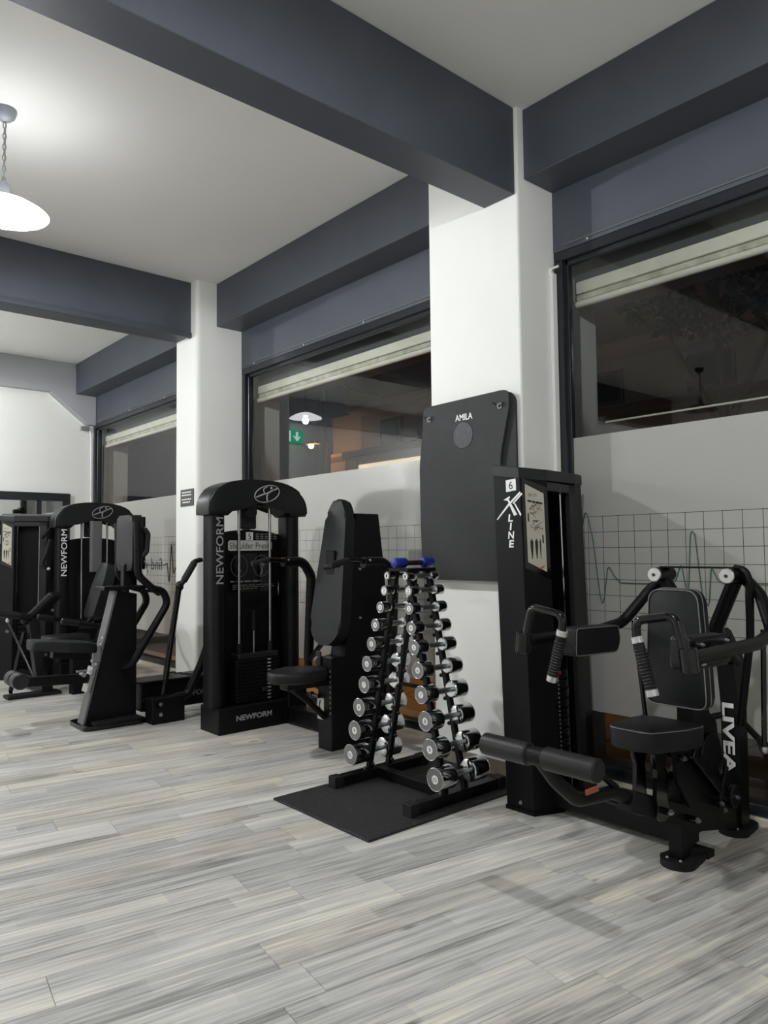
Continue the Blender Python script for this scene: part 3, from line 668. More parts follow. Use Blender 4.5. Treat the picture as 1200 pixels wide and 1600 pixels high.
# keel plate between front and rear foot
g = G(); g.prism(rpoly([(3.035, 0.03), (3.10, 0.03), (3.16, 0.12), (3.50, 0.05), (3.60, 0.02), (3.66, 0.02), (3.66, 0.20), (3.50, 0.20), (3.34, 0.40), (3.12, 0.46), (3.035, 0.36)], [0.004, 0.02, 0.08, 0.05, 0.01, 0.01, 0.01, 0.06, 0.06, 0.04, 0.02]), (X0-0.03, 0, 0), Y3, Z3, 0, 0.06, 0.005); obj('keel_plate', g, 'black', m1)
# feet
def foot(y0, y1, hw, nm):
    pts = []
    for i in range(21):
        a = math.pi*(i/20); pts.append((X0+math.cos(a+math.pi)*hw, y0+hw-math.sin(a)*hw))
    pts += [(X0+hw*0.8, y1-0.02), (X0+hw*0.45, y1), (X0-hw*0.45, y1), (X0-hw*0.8, y1-0.02)]
    g = G(); g.prism(pts, (0, 0, 0), X3, Y3, 0, 0.032, 0.006, 2); f = obj('foot', g, 'rubber', m1)
    for dx in (-0.03, 0.03):
        g = G(); g.ball((X0+dx, y0+0.035, 0.033), 0.007, 8); obj('screw', g, 'steel', f)
foot(2.985, 3.20, 0.075, 'a'); foot(3.52, 3.74, 0.07, 'b')
# rear post with lettering
RP = [(3.575, 0.03), (3.66, 0.03), (3.668, 0.55), (3.655, 0.82), (3.52, 0.97), (3.42, 0.97), (3.44, 0.90), (3.55, 0.80), (3.58, 0.60)]
g = G(); g.prism(rpoly(RP, 0.03), (X0-0.042, 0, 0), Y3, Z3, 0, 0.084, 0.006); obj('rear_post', g, 'black', m1)
text('lettering', 'LIVEA', (X0-0.004, 3.573, 0.44), (0, 0, -1), (1, 0, 0), 0.335, 0.055, 'white_print', m1, depth=0.002, shear=0.0, rest=0.035)
# backrest
BK = [(-0.14, 0.66), (0.14, 0.66), (0.135, 0.80), (0.112, 1.168), (-0.112, 1.168), (-0.135, 0.80)]
bp = rpoly(BK, [0.045, 0.045, 0.2, 0.06, 0.06, 0.2], 5)
g = G(); g.prism(bp, (X0, 3.075, 0), X3, Z3, -0.075, 0.0, 0.012, 3); br = obj('backrest', g, 'leather', m1)
g = G(); g.tube([(X0+x*0.985, 3.073, 0.9+(z-0.9)*0.985) for x, z in bp], 0.0027, n=5, closed=True); obj('piping', g, 'piping', br)
g = G(); g.tube([(X0+x*1.005, 3.112, 0.9+(z-0.9)*1.003) for x, z in bp], 0.0027, n=5, closed=True); obj('piping', g, 'piping', br)
g = G(); g.beam((X0, 3.17, 0.45), (X0, 3.185, 1.05), 0.075, 0.05, up=(0, 1, 0)); obj('back_post', g, 'black', m1)
g = G(); g.box((X0-0.03, 3.14, 0.66), (X0+0.03, 3.18, 0.76), 0.004); obj('back_bracket', g, 'charcoal_plate', m1)
# seat, tapered to the front
ST = [(-0.092, 2.69), (0.092, 2.69), (0.135, 2.90), (0.135, 3.07), (-0.135, 3.07), (-0.135, 2.90)]
sp = rpoly(ST, [0.05, 0.05, 0.1, 0.04, 0.04, 0.1], 5)
g = G(); g.prism(sp, (X0, 0, 0.535), X3, Y3, 0, 0.085, 0.014, 3)
for v in g.bm.verts: v.co.z += (2.88-v.co.y)*0.06
se = obj('seat', g, 'leather', m1)
g = G(); g.tube([(X0+x*0.99, 2.88+(y-2.88)*0.99, 0.614+(2.88-y)*0.06) for x, y in sp], 0.0027, n=5, closed=True); obj('piping', g, 'piping', se)
# seat linkage
for s in (-1, 1):
    g = G(); g.prism(rpoly([(2.78, 0.53), (2.90, 0.53), (2.875, 0.46), (2.88, 0.34), (2.91, 0.25), (2.83, 0.24), (2.80, 0.34), (2.81, 0.46)], 0.03), (mx(s, 0.045)-0.009, 0, 0), Y3, Z3, 0, 0.018, 0.003); obj('seat_link', g, 'black_gloss', m1)
    g = G(); g.prism(rpoly([(2.94, 0.53), (3.03, 0.53), (3.02, 0.44), (3.12, 0.30), (3.07, 0.24), (2.96, 0.38)], 0.02), (mx(s, 0.05)-0.008, 0, 0), Y3, Z3, 0, 0.016, 0.003); obj('seat_link', g, 'black', m1)
for y, z in ((2.86, 0.285), (2.98, 0.475), (3.30, 0.22), (3.08, 0.20)):
    g = G(); g.cyl((X0-0.075, y, z), (X0+0.075, y, z), 0.014, n=12); pin = obj('pivot_pin', g, 'black_gloss', m1); bolt((X0+0.075, y, z), X3, pin, 0.012)
g = G(); g.beam((X0, 2.66, 0.36), (X0, 3.05, 0.22), 0.07, 0.085); obj('front_beam', g, 'black', m1)
# cams and links behind the seat
g = G(); g.cyl((X0+0.02, 3.29, 0.43), (X0+0.05, 3.29, 0.43), 0.092, n=28, bev=0.004); obj('cam_plate', g, 'black', m1)
g = G(); g.cyl((X0+0.035, 3.48, 0.205), (X0+0.065, 3.48, 0.205), 0.052, n=24, bev=0.004); pu = obj('cam_pulley', g, 'black_plastic', m1)
bolt((X0+0.065, 3.48, 0.205), X3, pu, 0.012)
g = G(); g.prism(rpoly([(3.20, 0.42), (3.33, 0.44), (3.40, 0.42), (3.38, 0.56), (3.32, 0.60), (3.30, 0.66), (3.36, 0.69), (3.36, 0.71), (3.24, 0.71), (3.20, 0.66)], 0.02), (X0+0.012, 0, 0), Y3, Z3, 0, 0.018, 0.003); obj('range_plate', g, 'black', m1)
for y, z in ((3.275, 0.64), (3.38, 0.33), (3.40, 0.16)): bolt((X0+0.04, y, z), X3, m1, 0.012)
g = G(); g.beam((X0+0.055, 3.10, 0.47), (X0+0.055, 3.40, 0.22), 0.02, 0.04); obj('link_bar', g, 'black_gloss', m1)
g = G(); g.beam((X0+0.06, 3.40, 0.36), (X0+0.06, 3.33, 0.22), 0.015, 0.03); obj('link_bar', g, 'black', m1)
# foot roller on its curved arm
RY, RZ = 2.13, 0.625
for a, b in ((-1.895, -1.685), (-1.62, -1.405)):
    g = G(); g.cyl((a, RY, RZ), (b, RY, RZ), 0.040, n=24, bev=0.006); obj('foot_roller', g, 'foam', m1)
g = G(); g.cyl((-1.70, RY, RZ), (-1.60, RY, RZ), 0.032, n=20); obj('roller_hub', g, 'black', m1)
g = G(); g.tube([(X0, RY, RZ-0.01), (X0, 2.22, 0.52), (X0, 2.34, 0.43), (X0, 2.56, 0.41), (X0, 2.74, 0.34)], 0.026, 0.12, 14, 8); obj('roller_arm', g, 'black', m1)
g = G(); g.tube([(X0, 2.18, 0.60), (X0, 2.48, 0.50), (X0, 2.60, 0.42)], 0.013, 0.05, 10); obj('roller_brace', g, 'black', m1)
g = G(); g.box((X0+0.02, 2.36, 0.447), (X0+0.028, 2.44, 0.468), 0.002); obj('warning_label', g, 'orange_label', m1)
# arm pivots and yoke
for s in (-1, 1):
    px = mx(s, 0.168); pz = 1.222
    g = G(); g.cyl((px, 3.235, pz), (px, 3.37, pz), 0.034, n=24); pv = obj('pivot_tube', g, 'black', m1)
    g = G(); g.cyl((px, 3.222, pz), (px, 3.235, pz), 0.033, n=28, bev=0.003); dc = obj('end_cap', g, 'bright_cap', pv)
    g = G(); g.cyl((px, 3.219, pz), (px, 3.223, pz), 0.008, n=10); obj('cap_screw', g, 'black_print', dc)
    g = G(); g.tube([(px, 3.31, pz-0.02), (mx(s, 0.05), 3.36, 0.98), (mx(s, 0.03), 3.50, 0.86), (mx(s, 0.02), 3.60, 0.80)], 0.032, 0.06, 14); obj('yoke_tube', g, 'black', m1)
    # swinging arm: pivot - elbow - forward tube
    ax = mx(s, 0.36)
    g = G(); g.tube([(px, 3.375, pz), (mx(s, 0.26), 3.34, 1.14), (mx(s, 0.345), 3.24, 0.99), (ax, 3.05, 0.965), (ax, 2.50, 0.96)], 0.026, 0.09, 14, 8); obj('swing_arm', g, 'black', m1)
    g = G(); g.cyl((ax+s*0.004, 2.50, 0.915), (ax-s*0.004, 2.50, 1.0), 0.031, n=20, bev=0.004); obj('handle_sleeve', g, 'black_gloss', m1)
    g = G(); g.tube([(ax, 2.50, 0.93), (mx(s, 0.315), 2.50, 1.108), (mx(s, 0.16), 2.50, 1.082), (mx(s, 0.165), 2.50, 1.01), (mx(s, 0.215), 2.50, 0.83)], 0.0165, 0.035, 12); hd = obj('handle', g, 'black_gloss', m1)
    a, b = V((mx(s, 0.167), 2.50, 1.005)), V((mx(s, 0.215), 2.50, 0.835))
    g = G(); g.cyl(a, b, 0.021, n=16); gp = obj('grip', g, 'rubber', hd)
    g = G()
    d = (b-a).normalized()
    for k in range(13):
        p = a.lerp(b, 0.18+0.8*k/12); x, y, _ = basis(d); g.tube([p + x*math.cos(2*math.pi*i/14)*0.0215 + y*math.sin(2*math.pi*i/14)*0.0215 for i in range(14)], 0.0026, n=5, closed=True)
    obj('grip_ribs', g, 'charcoal_plate', gp)
    for p, q in ((a-d*0.018, a+d*0.006), (b-d*0.004, b+d*0.022)):
        g = G(); g.cyl(p, q, 0.0235, n=16, bev=0.002); obj('grip_ring', g, 'bright_cap', hd)
    # arm pad on the inner side of the tube
    xi, xo = mx(s, 0.21), mx(s, 0.285)
    pts = rpoly([(2.65, 0.895), (2.98, 0.885), (3.0, 0.94), (2.985, 1.005), (2.66, 1.015)], [0.02, 0.045, 0.05, 0.02, 0.015], 4)
    g = G(); g.prism(pts, (min(xi, xo), 0, 0), Y3, Z3, 0, abs(xo-xi), 0.010, 3); ap = obj('arm_pad', g, 'leather', m1)
    xe = xi - s*0.001
    g = G(); g.tube([(xe, 2.82+(y-2.82)*0.97, 0.95+(z-0.95)*0.95) for y, z in pts], 0.002, n=5, closed=True); obj('piping', g, 'piping', ap)
    g = G(); g.box((min(xo, xo+s*0.012), 2.68, 0.90), (max(xo, xo+s*0.012), 2.96, 1.0), 0.003); obj('pad_plate', g, 'black', m1)
    for yy, zz in ((2.72, 0.985), (2.72, 0.915), (2.92, 0.985)): bolt((xo+s*0.012, yy, zz), (s, 0, 0), m1, 0.009)
    g = G(); g.cyl((xo, 2.80, 0.96), (ax, 2.80, 0.96), 0.02, n=12); obj('pad_mount', g, 'black', m1)
    # link rod from arm to frame
    g = G(); g.cyl((mx(s, 0.30), 3.26, 1.0), (mx(s, 0.27), 3.30, 0.50), 0.011, n=10); lr = obj('link_rod', g, 'black_gloss', m1)
    g = G(); g.ball((mx(s, 0.27), 3.30, 0.49), 0.018, 12); g.cyl((mx(s, 0.265), 3.30, 0.49), (mx(s, 0.305), 3.30, 0.49), 0.01, n=8); obj('rod_end', g, 'steel', lr)
    g = G(); g.tube([(mx(s, 0.02), 3.60, 0.55), (mx(s, 0.20), 3.42, 0.50), (mx(s, 0.265), 3.30, 0.49)], 0.015, 0.05, 10); obj('link_bracket', g, 'black', m1)
g = G(); g.box((X0-0.168, 3.27, 1.252), (X0+0.20, 3.34, 1.260), 0.002); g.tube([(X0+0.168, 3.305, 1.252), (X0+0.215, 3.305, 1.245), (X0+0.232, 3.305, 1.19), (X0+0.215, 3.33, 0.95), (X0+0.12, 3.42, 0.55)], 0.018, 0.04, 8); obj('drive_belt', g, 'black', m1)

# ================================================================== RUBBER MAT AND DUMBBELL RACK
g = G(); g.box((-3.523, 2.235, 0.0005), (-2.712, 3.435, 0.012), 0.002)
tag(obj('rubber_floor_mat', g, 'speckle', origin=(-3.12, 2.83, 0.0)), 'thin black speckled rubber mat on the floor under the dumbbell rack', 'mat')
RX = -3.128; HB = 0.312; MT = 0.012
rk = thing('dumbbell_rack', 'black pyramid shaped dumbbell rack standing on the rubber mat', 'rack', (RX, 2.93, MT))
for s in (-1, 1):
    xb = RX+s*HB; xt = RX+s*0.052
    g = G(); g.box((xb-0.03, 2.60, MT), (xb+0.03, 3.27, MT+0.058), 0.003); ft = obj('foot_bar', g, 'black', rk)
    for a, b in ((2.57, 2.63), (3.24, 3.30)):
        g = G(); g.box((xb-0.034, a, MT), (xb+0.034, b, MT+0.063), 0.004); obj('end_cap', g, 'rubber', ft)
    for y in (2.845, 2.995):
        g = G(); g.beam((xb, y, MT+0.055), (xt, y, 1.235), 0.032, 0.032, up=(0, 1, 0)); obj('upright', g, 'black', rk)
    bolt((xb, 2.81, MT+0.058), Z3, rk, 0.009)
g = G(); g.box((RX-HB, 2.89, MT+0.002), (RX+HB, 2.95, MT+0.056), 0.003); obj('cross_bar', g, 'black', rk)
g = G(); g.box((RX-0.085, 2.81, 1.228), (RX+0.085, 3.03, 1.246), 0.004); obj('top_plate', g, 'black', rk)
for z in (0.55, 0.9):
    k = (z-0.07)/(1.235-0.07); hw = HB+(0.052-HB)*k
    g = G(); g.box((RX-hw, 2.985, z), (RX+hw, 3.005, z+0.02), 0.002); obj('tie_bar', g, 'black', rk)
RD = [(-2.770, 0.173, .0610), (-2.812, 0.315, .0565), (-2.850, 0.453, .0525), (-2.886, 0.584, .0485), (-2.916, 0.708, .0450), (-2.950, 0.825, .0400), (-2.978, 0.927, .0360), (-2.999, 1.029, .0325), (-3.010, 1.124, .0285), (-3.040, 1.203, .0235)]
LD = [(-3.470, 0.161, .0610), (-3.435, 0.306, .0565), (-3.401, 0.443, .0525), (-3.361, 0.577, .0485), (-3.340, 0.697, .0450), (-3.306, 0.813, .0400), (-3.278, 0.923, .0360), (-3.240, 1.025, .0325), (-3.212, 1.120, .0285), (-3.195, 1.204, .0235)]
ordn = ('topmost', 'second from the top', 'third from the top', 'fourth from the top', 'fifth from the top', 'sixth from the top', 'seventh from the top', 'third from the bottom', 'second from the bottom', 'lowest and largest')
YC = 2.905
for side, lst, s in (('right', RD, 1), ('left', LD, -1)):
    for i, (x, z, r) in enumerate(lst):
        num = 10-i; hl = 0.055+0.058*(9-i)/9; hd = 0.064
        t = thing('dumbbell', 'chrome dumbbell numbered %d, %s in the %s column of the rack' % (num, ordn[num-1], side), 'dumbbell', (x, YC, z), 'chrome dumbbells on the rack')
        g = G(); g.lathe([(0.0128, -hd-0.005), (0.0150, -0.03), (0.0158, 0), (0.0150, 0.03), (0.0128, hd+0.005)], (x, YC, z), (0, 1, 0), 14); obj('handle', g, 'steel', t)
        for e in (-1, 1):
            a, b = V((x, YC+e*hd, z)), V((x, YC+e*(hd+hl), z))
            g = G(); d = (b-a).normalized(); g.lathe([(0.013, 0), (r*0.80, 0.0), (r*0.97, 0.006), (r, 0.012), (r, hl-0.006), (r*0.965, hl)], a, d, 32, True); h = obj('head', g, 'chrome', t)
            g = G(); g.cyl(b-d*0.001, b+d*0.0015, r*0.93, n=32); dk = obj('end_disc', g, 'disc', h)
            g = G(); g.tube([b + d*0.001 + X3*math.cos(2*math.pi*j/28)*r*0.955 + Z3*math.sin(2*math.pi*j/28)*r*0.955 for j in range(28)], r*0.035, n=5, closed=True); obj('rim', g, 'bright_cap', h)  # brighter ring added for the highlight on the chrome edge
            if e < 0:
                rr = max(0.0160, r*0.37) if r > 0.03 else r*0.66
                g = G(); g.cyl(b+d*0.001, b+d*0.0022, rr, n=24); obj('number_disc', g, 'white_print', t)
                text('digits', str(num), b+d*0.0022, (1, 0, 0), (0, 0, 1), rr*(0.8 if num < 10 else 1.15), rr*1.1, 'black_print', t, depth=0.0006)
        # cradles of the rack
        k = (z-0.07)/(1.235-0.07); xu = RX+s*(HB+(0.052-HB)*k)
        for y in (2.845, 2.995):
            g = G(); g.tube([(xu, y, z-0.035), ((xu+x)/2, y, z-0.033), (x, y, z-0.022), (x+s*0.022, y, z-0.012), (x+s*0.028, y, z+0.006)], 0.006, 0.012, 8); obj('cradle', g, 'chrome' if y < 2.9 else 'black', rk)
            g = G(); g.ball((xu-s*0.02, y-0.004, z-0.06), 0.011, 8); obj('bumper', g, 'rubber', rk)
# blue dumbbell lying on the top plate
bd = thing('vinyl_dumbbell', 'small blue vinyl dumbbell with dark handle lying on top of the rack', 'dumbbell', (RX+0.005, 2.92, 1.276))
g = G(); g.cyl((RX+0.005, 2.85, 1.276), (RX+0.005, 3.02, 1.276), 0.014, n=14); obj('handle', g, 'rubber', bd)
for a, b in ((2.77, 2.87), (2.99, 3.08)):
    g = G(); g.lathe([(0.012, 0), (0.026, 0.006), (0.030, 0.018), (0.030, b-a-0.018), (0.026, b-a-0.006), (0.010, b-a)], (RX+0.005, a, 1.277), (0, 1, 0), 10, True); obj('head', g, 'blue', bd)

# ================================================================== EXERCISE MATS ON THE COLUMN
def ex_mat(y0, y1, dx, label, front):
    t = thing('exercise_mat', label, 'exercise mat', (-3.17+dx, y1, 1.15), 'exercise mats hung on the column')
    if not front: out = rrect(0.735, 1.12, 0.07, 6, -3.16, 1.722)
    else: out = rpoly([(-3.535, 1.157), (-2.80, 1.157), (-2.80, 1.55), (-2.872, 1.86), (-2.79, 2.18), (-2.79, 2.290), (-3.515, 2.282), (-3.515, 2.16), (-3.552, 1.90), (-3.548, 1.50)], [0.01, 0.01, 0.5, 0.35, 0.2, 0.075, 0.075, 0.2, 0.5, 0.5], 6)
    g = G(); g.prism([(x+dx, z) for x, z in out], (0, y1, 0), X3, Z3, 0, y1-y0, 0.004, 2)
    obj('foam_sheet', g, 'mat_foam', t)
    if front:
        for ex_ in (-3.454, -2.858):
            g = G(); g.tube([(ex_+math.cos(a)*0.014, y0-0.002, 2.197+math.sin(a)*0.014) for a in [2*math.pi*i/16 for i in range(16)]], 0.005, n=6, closed=True); e = obj('eyelet', g, 'bright_cap', t)
            g = G(); g.tube([(ex_-0.05, y0-0.006, 2.225), (ex_-0.02, y0-0.012, 2.205), (ex_, y0-0.008, 2.197), (ex_+0.03, y0-0.012, 2.197), (ex_+0.035, y0-0.008, 2.215)], 0.0035, 0.01, 6); obj('cord', g, 'rubber', e)
        text('lettering', 'AMILA', (-3.148, y0, 2.172), (1, 0, 0), (0, 0, 1), 0.145, 0.040, 'white_print', t, depth=0.0012, rest=0.02)
        g = G(); g.cyl((-3.156, y0, 2.058), (-3.156, y0-0.003, 2.058), 0.082, n=40, bev=0.0012); lg = obj('embossed_logo', g, 'mat_logo', t)
        text('lettering', 'MAT', (-3.150, y0-0.003, 2.055), (1, 0, 0), (0, 0, 1), 0.115, 0.085, 'mat_print', lg, depth=0.001)
    return t
ex_mat(3.395, 3.410, 0.0, 'dark grey waisted exercise mat with white brand print hanging on the column', True)
ex_mat(3.425, 3.440, 0.028, 'second dark exercise mat hanging behind the printed one, its edge showing right', False)
for ex_, wd in ((-3.454, 'left'), (-2.858, 'right')):
    g = G(); g.cyl((ex_, 3.459, 2.20), (ex_, 3.385, 2.20), 0.006, n=8); g.ball((ex_, 3.383, 2.20), 0.009, 8)
    tag(obj('mat_peg', g, 'steel', origin=(ex_, 3.459, 2.20)), 'steel peg through the %s eyelet of the hanging exercise mat' % wd, 'hook')
# ================================================================== NEWFORM STYLE TOWERS
def logo(t, c, xd, up, w):
    c, xd, up = V(c), V(xd), V(up); n = xd.cross(up).normalized(); f = lambda a, b: c + xd*a*w + up*b*w + n*0.0015
    g = G(); g.tube([f(*p) for p in ellipse(0, 0, 0.5, 0.27, 28, 0.28)], 0.0045, n=5, closed=True); lg = obj('logo_ring', g, 'grey_print', t)
    g = G(); g.tube([f(-0.42, -0.13), f(-0.15, -0.02), f(0.02, 0.02), f(0.2, 0.12), f(0.42, 0.2)], 0.007, 0.03, 6)
    g.tube([f(0.02, 0.02), f(-0.02, -0.10), f(0.0, -0.24)], 0.007, 0.02, 6); g.tube([f(-0.1, 0.0), f(-0.16, 0.16), f(0.0, 0.24)], 0.005, 0.02, 6)
    g.ball(f(0.17, 0.2), 0.011, 8); obj('logo_runner', g, 'grey_print', lg)

def arch_tower(t, dx, dy, front_text):
    """arched twin post weight tower, front face +x; dx, dy move it from the near machine's place"""
    D = V((dx, dy, 0)); p = lambda x, y, z: V((x, y, z)) + D
    g = G(); g.box(p(-5.28, 2.70, 0), p(-4.99, 3.445, 0.19), 0.006); obj('tower_base', g, 'black', t)
    yc = 3.072
    for y in (2.735, 3.41):
        g = G(); g.prism(rrect(0.20, 0.115, 0.055, 6), p(-5.135, y, 0), X3, Y3, 0.19, 1.66); obj('post', g, 'black', t)
    out = []
    for i in range(25):                       # outer arch
        a = math.pi*i/24; out.append((yc+0.44*math.copysign(abs(math.cos(a))**0.78, math.cos(a)), 1.655+0.253*math.sin(a)**0.78))
    inner = [(2.655, 1.625), (2.80, 1.625), (2.85, 1.685), (2.96, 1.715), (3.072, 1.70), (3.19, 1.715), (3.29, 1.685), (3.345, 1.625), (3.49, 1.625)]
    g = G(); g.prism(out + [(2.635, 1.63)] + inner[1:-1] + [(3.51, 1.63)], p(-5.245, 0, 0), Y3, Z3, 0, 0.235, 0.028, 4); hood = obj('arch_hood', g, 'black_plastic', t, smooth=50)
    g = G()
    # raised rim along the arch
    g.tube([p(-5.02, y*0.985+yc*0.015, 1.60+(z-1.60)*0.93) for y, z in out], 0.012, 0.02, 6, 2); obj('hood_rim', g, 'black_plastic', hood)
    logo(hood, p(-5.004, yc+0.055, 1.80), Y3, Z3, 0.23)
    # back shroud with signs
    sh = [(2.77, 0.19), (3.43, 0.19), (3.43, 0.72), (3.375, 0.86), (3.36, 1.05), (3.375, 1.22), (3.43, 1.34), (3.43, 1.475), (3.25, 1.515), (3.072, 1.525), (2.93, 1.515), (2.77, 1.485)]
    g = G(); g.prism(sh, p(-5.235, 0, 0), Y3, Z3, 0, 0.02); obj('shroud', g, 'black', t)
    # stack
    for k in range(12):
        z = 0.20+k*0.027; g = G(); g.box(p(-5.20, 2.88, z), p(-5.05, 3.27, z+0.024), 0.003); pl = obj('weight_plate', g, 'black', t)
        g = G(); g.box(p(-5.05, 3.155, z+0.006), p(-5.0485, 3.185, z+0.017)); obj('plate_number', g, 'grey_print', pl)
    g = G(); g.box(p(-5.19, 2.905, 0.525), p(-5.06, 3.265, 0.565), 0.004); obj('head_plate', g, 'charcoal_plate', t)
    for y in (2.945, 3.225):
        g = G(); g.cyl(p(-5.125, y, 0.19), p(-5.125, y, 1.70), 0.012, n=12); obj('guide_rod', g, 'chrome', t)
        g = G(); g.cyl(p(-5.125, y, 0.56), p(-5.125, y, 0.64), 0.020, n=12); obj('rod_bush', g, 'rubber', t)
    g = G(); g.cyl(p(-5.125, 3.075, 0.56), p(-5.125, 3.075, 0.74), 0.008, n=8); obj('selector_cable', g, 'steel', t)
    g = G(); g.cyl(p(-5.125, 3.075, 0.73), p(-5.125, 3.075, 0.89), 0.016, 0.013, n=12, bev=0.004); obj('cable_sleeve', g, 'rubber', t)
    g = G(); g.cyl(p(-5.06, 3.12, 0.285), p(-5.03, 3.12, 0.285), 0.009, n=8); g.box(p(-5.035, 3.095, 0.27), p(-5.02, 3.145, 0.30), 0.004); obj('selector_pin', g, 'charcoal_plate', t)
    # rear strut with pulley
    g = G(); g.box(p(-5.24, 3.00, 1.53), p(-5.18, 3.14, 1.72), 0.01); obj('pulley_block', g, 'charcoal_plate', t)
    g = G(); g.cyl(p(-5.10, 3.03, 1.66), p(-5.07, 3.03, 1.66), 0.05, n=20, bev=0.004); obj('pulley', g, 'black_plastic', t)
    # lettering up the post and on the base
    text('lettering', 'NEWFORM', p(-5.034, 2.732, 1.36), Z3, -Y3, 0.50, 0.062, front_text, t, depth=0.0, rest=0.01)
    text('lettering', 'NEWFORM', p(-4.989, 3.00, 0.105), Y3, Z3, 0.31, 0.042, front_text, t, depth=0.0005, rest=0.03)
    return p

# ---- shoulder press (near)
m2 = thing('shoulder_press_machine', 'black shoulder press machine numbered 5 with arched tower and tall tapered backrest', 'gym machine', (-4.6, 3.07, 0))
q = arch_tower(m2, 0, 0, 'grey_print')
SX = -5.2145
nc = obj('number_card', G().box((SX, 3.060, 1.435), (SX+0.002, 3.125, 1.505)), 'white_print', m2)
text('digit', '5', (SX+0.0025, 3.093, 1.470), Y3, Z3, 0.028, 0.046, 'black_print', nc, depth=0.0006)
nm = obj('name_plate', G().prism(rrect(0.40, 0.082, 0.02, 4), (SX, 3.10, 1.398), Y3, Z3, 0, 0.002), 'silver_label', m2)
text('lettering', 'Shoulder Press', (SX+0.0025, 3.092, 1.398), Y3, Z3, 0.36, 0.050, 'black_print', nm, depth=0.0006)
dg = obj('diagram_card', G().box((SX, 2.90, 1.03), (SX+0.001, 3.33, 1.335)), 'black_gloss', m2)
for cy in (3.0, 3.20):
    g = G(); g.tube([(SX+0.002, cy+math.cos(a)*0.075, 1.235+math.sin(a)*0.085) for a in [2*math.pi*i/20 for i in range(20)]], 0.0016, n=5, closed=True); g.tube([(SX+0.002, cy, 1.29), (SX+0.002, cy-0.01, 1.25), (SX+0.002, cy+0.01, 1.20), (SX+0.002, cy-0.005, 1.16)], 0.006, 0.01, 6); obj('diagram_figure', g, 'piping', dg)
for z, a, b, hgt in ((1.115, 2.92, 3.20, 0.012), (1.085, 2.94, 3.32, 0.005), (1.070, 2.94, 3.32, 0.005), (1.055, 2.94, 3.16, 0.005)):
    g = G(); y = a; pr = random.Random(int(z*1000))
    while y < b: w = 0.02+pr.random()*0.06; g.box((SX+0.001, y, z-hgt/2), (SX+0.002, min(b, y+w), z+hgt/2)); y += w+0.012
    obj('caption_line', g, 'piping', dg)
for k in range(3):
    g = G(); y = 3.15
    while y < 3.33: g.box((SX, y, 1.485-k*0.018), (SX+0.0015, y+0.03, 1.495-k*0.018)); y += 0.042
    obj('caption_line', g, 'piping', m2)
PX = -4.157
# base arms between tower and seat post
g = G(); g.box((-4.99, 3.28, 0.02), (-4.24, 3.40, 0.14), 0.006); obj('base_beam', g, 'black', m2)
g = G(); g.box((-4.975, 3.40, 0.10), (-4.955, 3.46, 0.34), 0.004); obj('frame_plate', g, 'black', m2)
for z in (0.13, 0.24): bolt((-4.94, 3.33, z), X3, m2, 0.014)
g = G(); g.box((-4.97, 3.28, 0.02), (-4.94, 3.42, 0.34), 0.004); obj('frame_plate', g, 'black', m2)
g = G(); g.cyl((-4.42, 3.34, 0), (-4.42, 3.34, 0.02), 0.05, n=20); obj('foot', g, 'rubber', m2)
# seat post and rear shroud
g = G(); g.prism([(3.05, 0), (3.64, 0), (3.60, 0.40), (3.525, 1.25), (3.484, 1.61), (3.27, 1.61), (3.22, 1.0), (3.17, 0.62), (3.05, 0.62)], (PX-0.08, 0, 0), Y3, Z3, 0, 0.16, 0.006); obj('seat_post', g, 'black', m2)
for y, z in ((3.30, 1.22), (3.30, 0.88), (3.33, 0.60)): bolt((PX+0.08, y, z), X3, m2, 0.010)
PADO = []
for k in range(41):                     # teardrop outline, widest low down
    tt = k/40; zz = 1.02*(0.5-0.5*math.cos(math.pi*tt)); u_ = zz/1.02
    PADO.append(((0.19-0.085*u_)*min(1.0, (max(0.0, u_)/0.13))**0.42*min(1.0, max(0.0, 1-u_)/0.13)**0.45, zz))
PADO = [(-x, z) for x, z in PADO[1:-1]][::-1] + [PADO[0]] + PADO[1:-1] + [PADO[-1]]
up5 = V((0, 0.135, 1.0)).normalized()
g = G(); g.prism(PADO, (PX, 3.035, 0.705), X3, up5, -0.085, 0.0, 0.024, 4); obj('backrest', g, 'leather', m2, smooth=60)
g = G(); g.box((PX-0.05, 3.10, 0.70), (PX+0.05, 3.24, 1.35), 0.006); obj('back_bracket', g, 'black', m2)
sp5 = ellipse(0, 2.83, 0.165, 0.215, 28)
g = G(); g.prism([(x, y if y < 2.9 else min(y, 3.04)) for x, y in sp5], (PX, 0, 0.49), X3, Y3, 0, 0.075, 0.026, 4); obj('seat', g, 'leather', m2, smooth=60)
g = G(); g.box((PX-0.05, 2.72, 0.44), (PX+0.05, 3.06, 0.49), 0.005); obj('seat_carrier', g, 'black', m2)
g = G(); g.tube([(PX, 2.78, 0.45), (PX, 2.92, 0.34), (PX, 3.05, 0.22)], 0.022, 0.05, 10); obj('seat_strut', g, 'black', m2)
g = G(); g.box((PX-0.085, 3.035, 0.565), (PX-0.03, 3.05, 0.66), 0.003); ab = obj('adjuster_plate', g, 'charcoal_plate', m2); bolt((PX-0.06, 3.035, 0.615), -Y3, ab, 0.010)
g = G(); g.cyl((PX-0.10, 3.02, 0.36), (PX-0.02, 3.02, 0.36), 0.014, n=10); g.ball((PX-0.105, 3.02, 0.36), 0.024, 12); obj('adjuster_knob', g, 'black_gloss', m2)
g = G(); g.box((PX-0.075, 3.042, 0.20), (PX-0.005, 3.049, 0.345), 0.001); sl = obj('hang_tag', g, 'silver_label', m2)
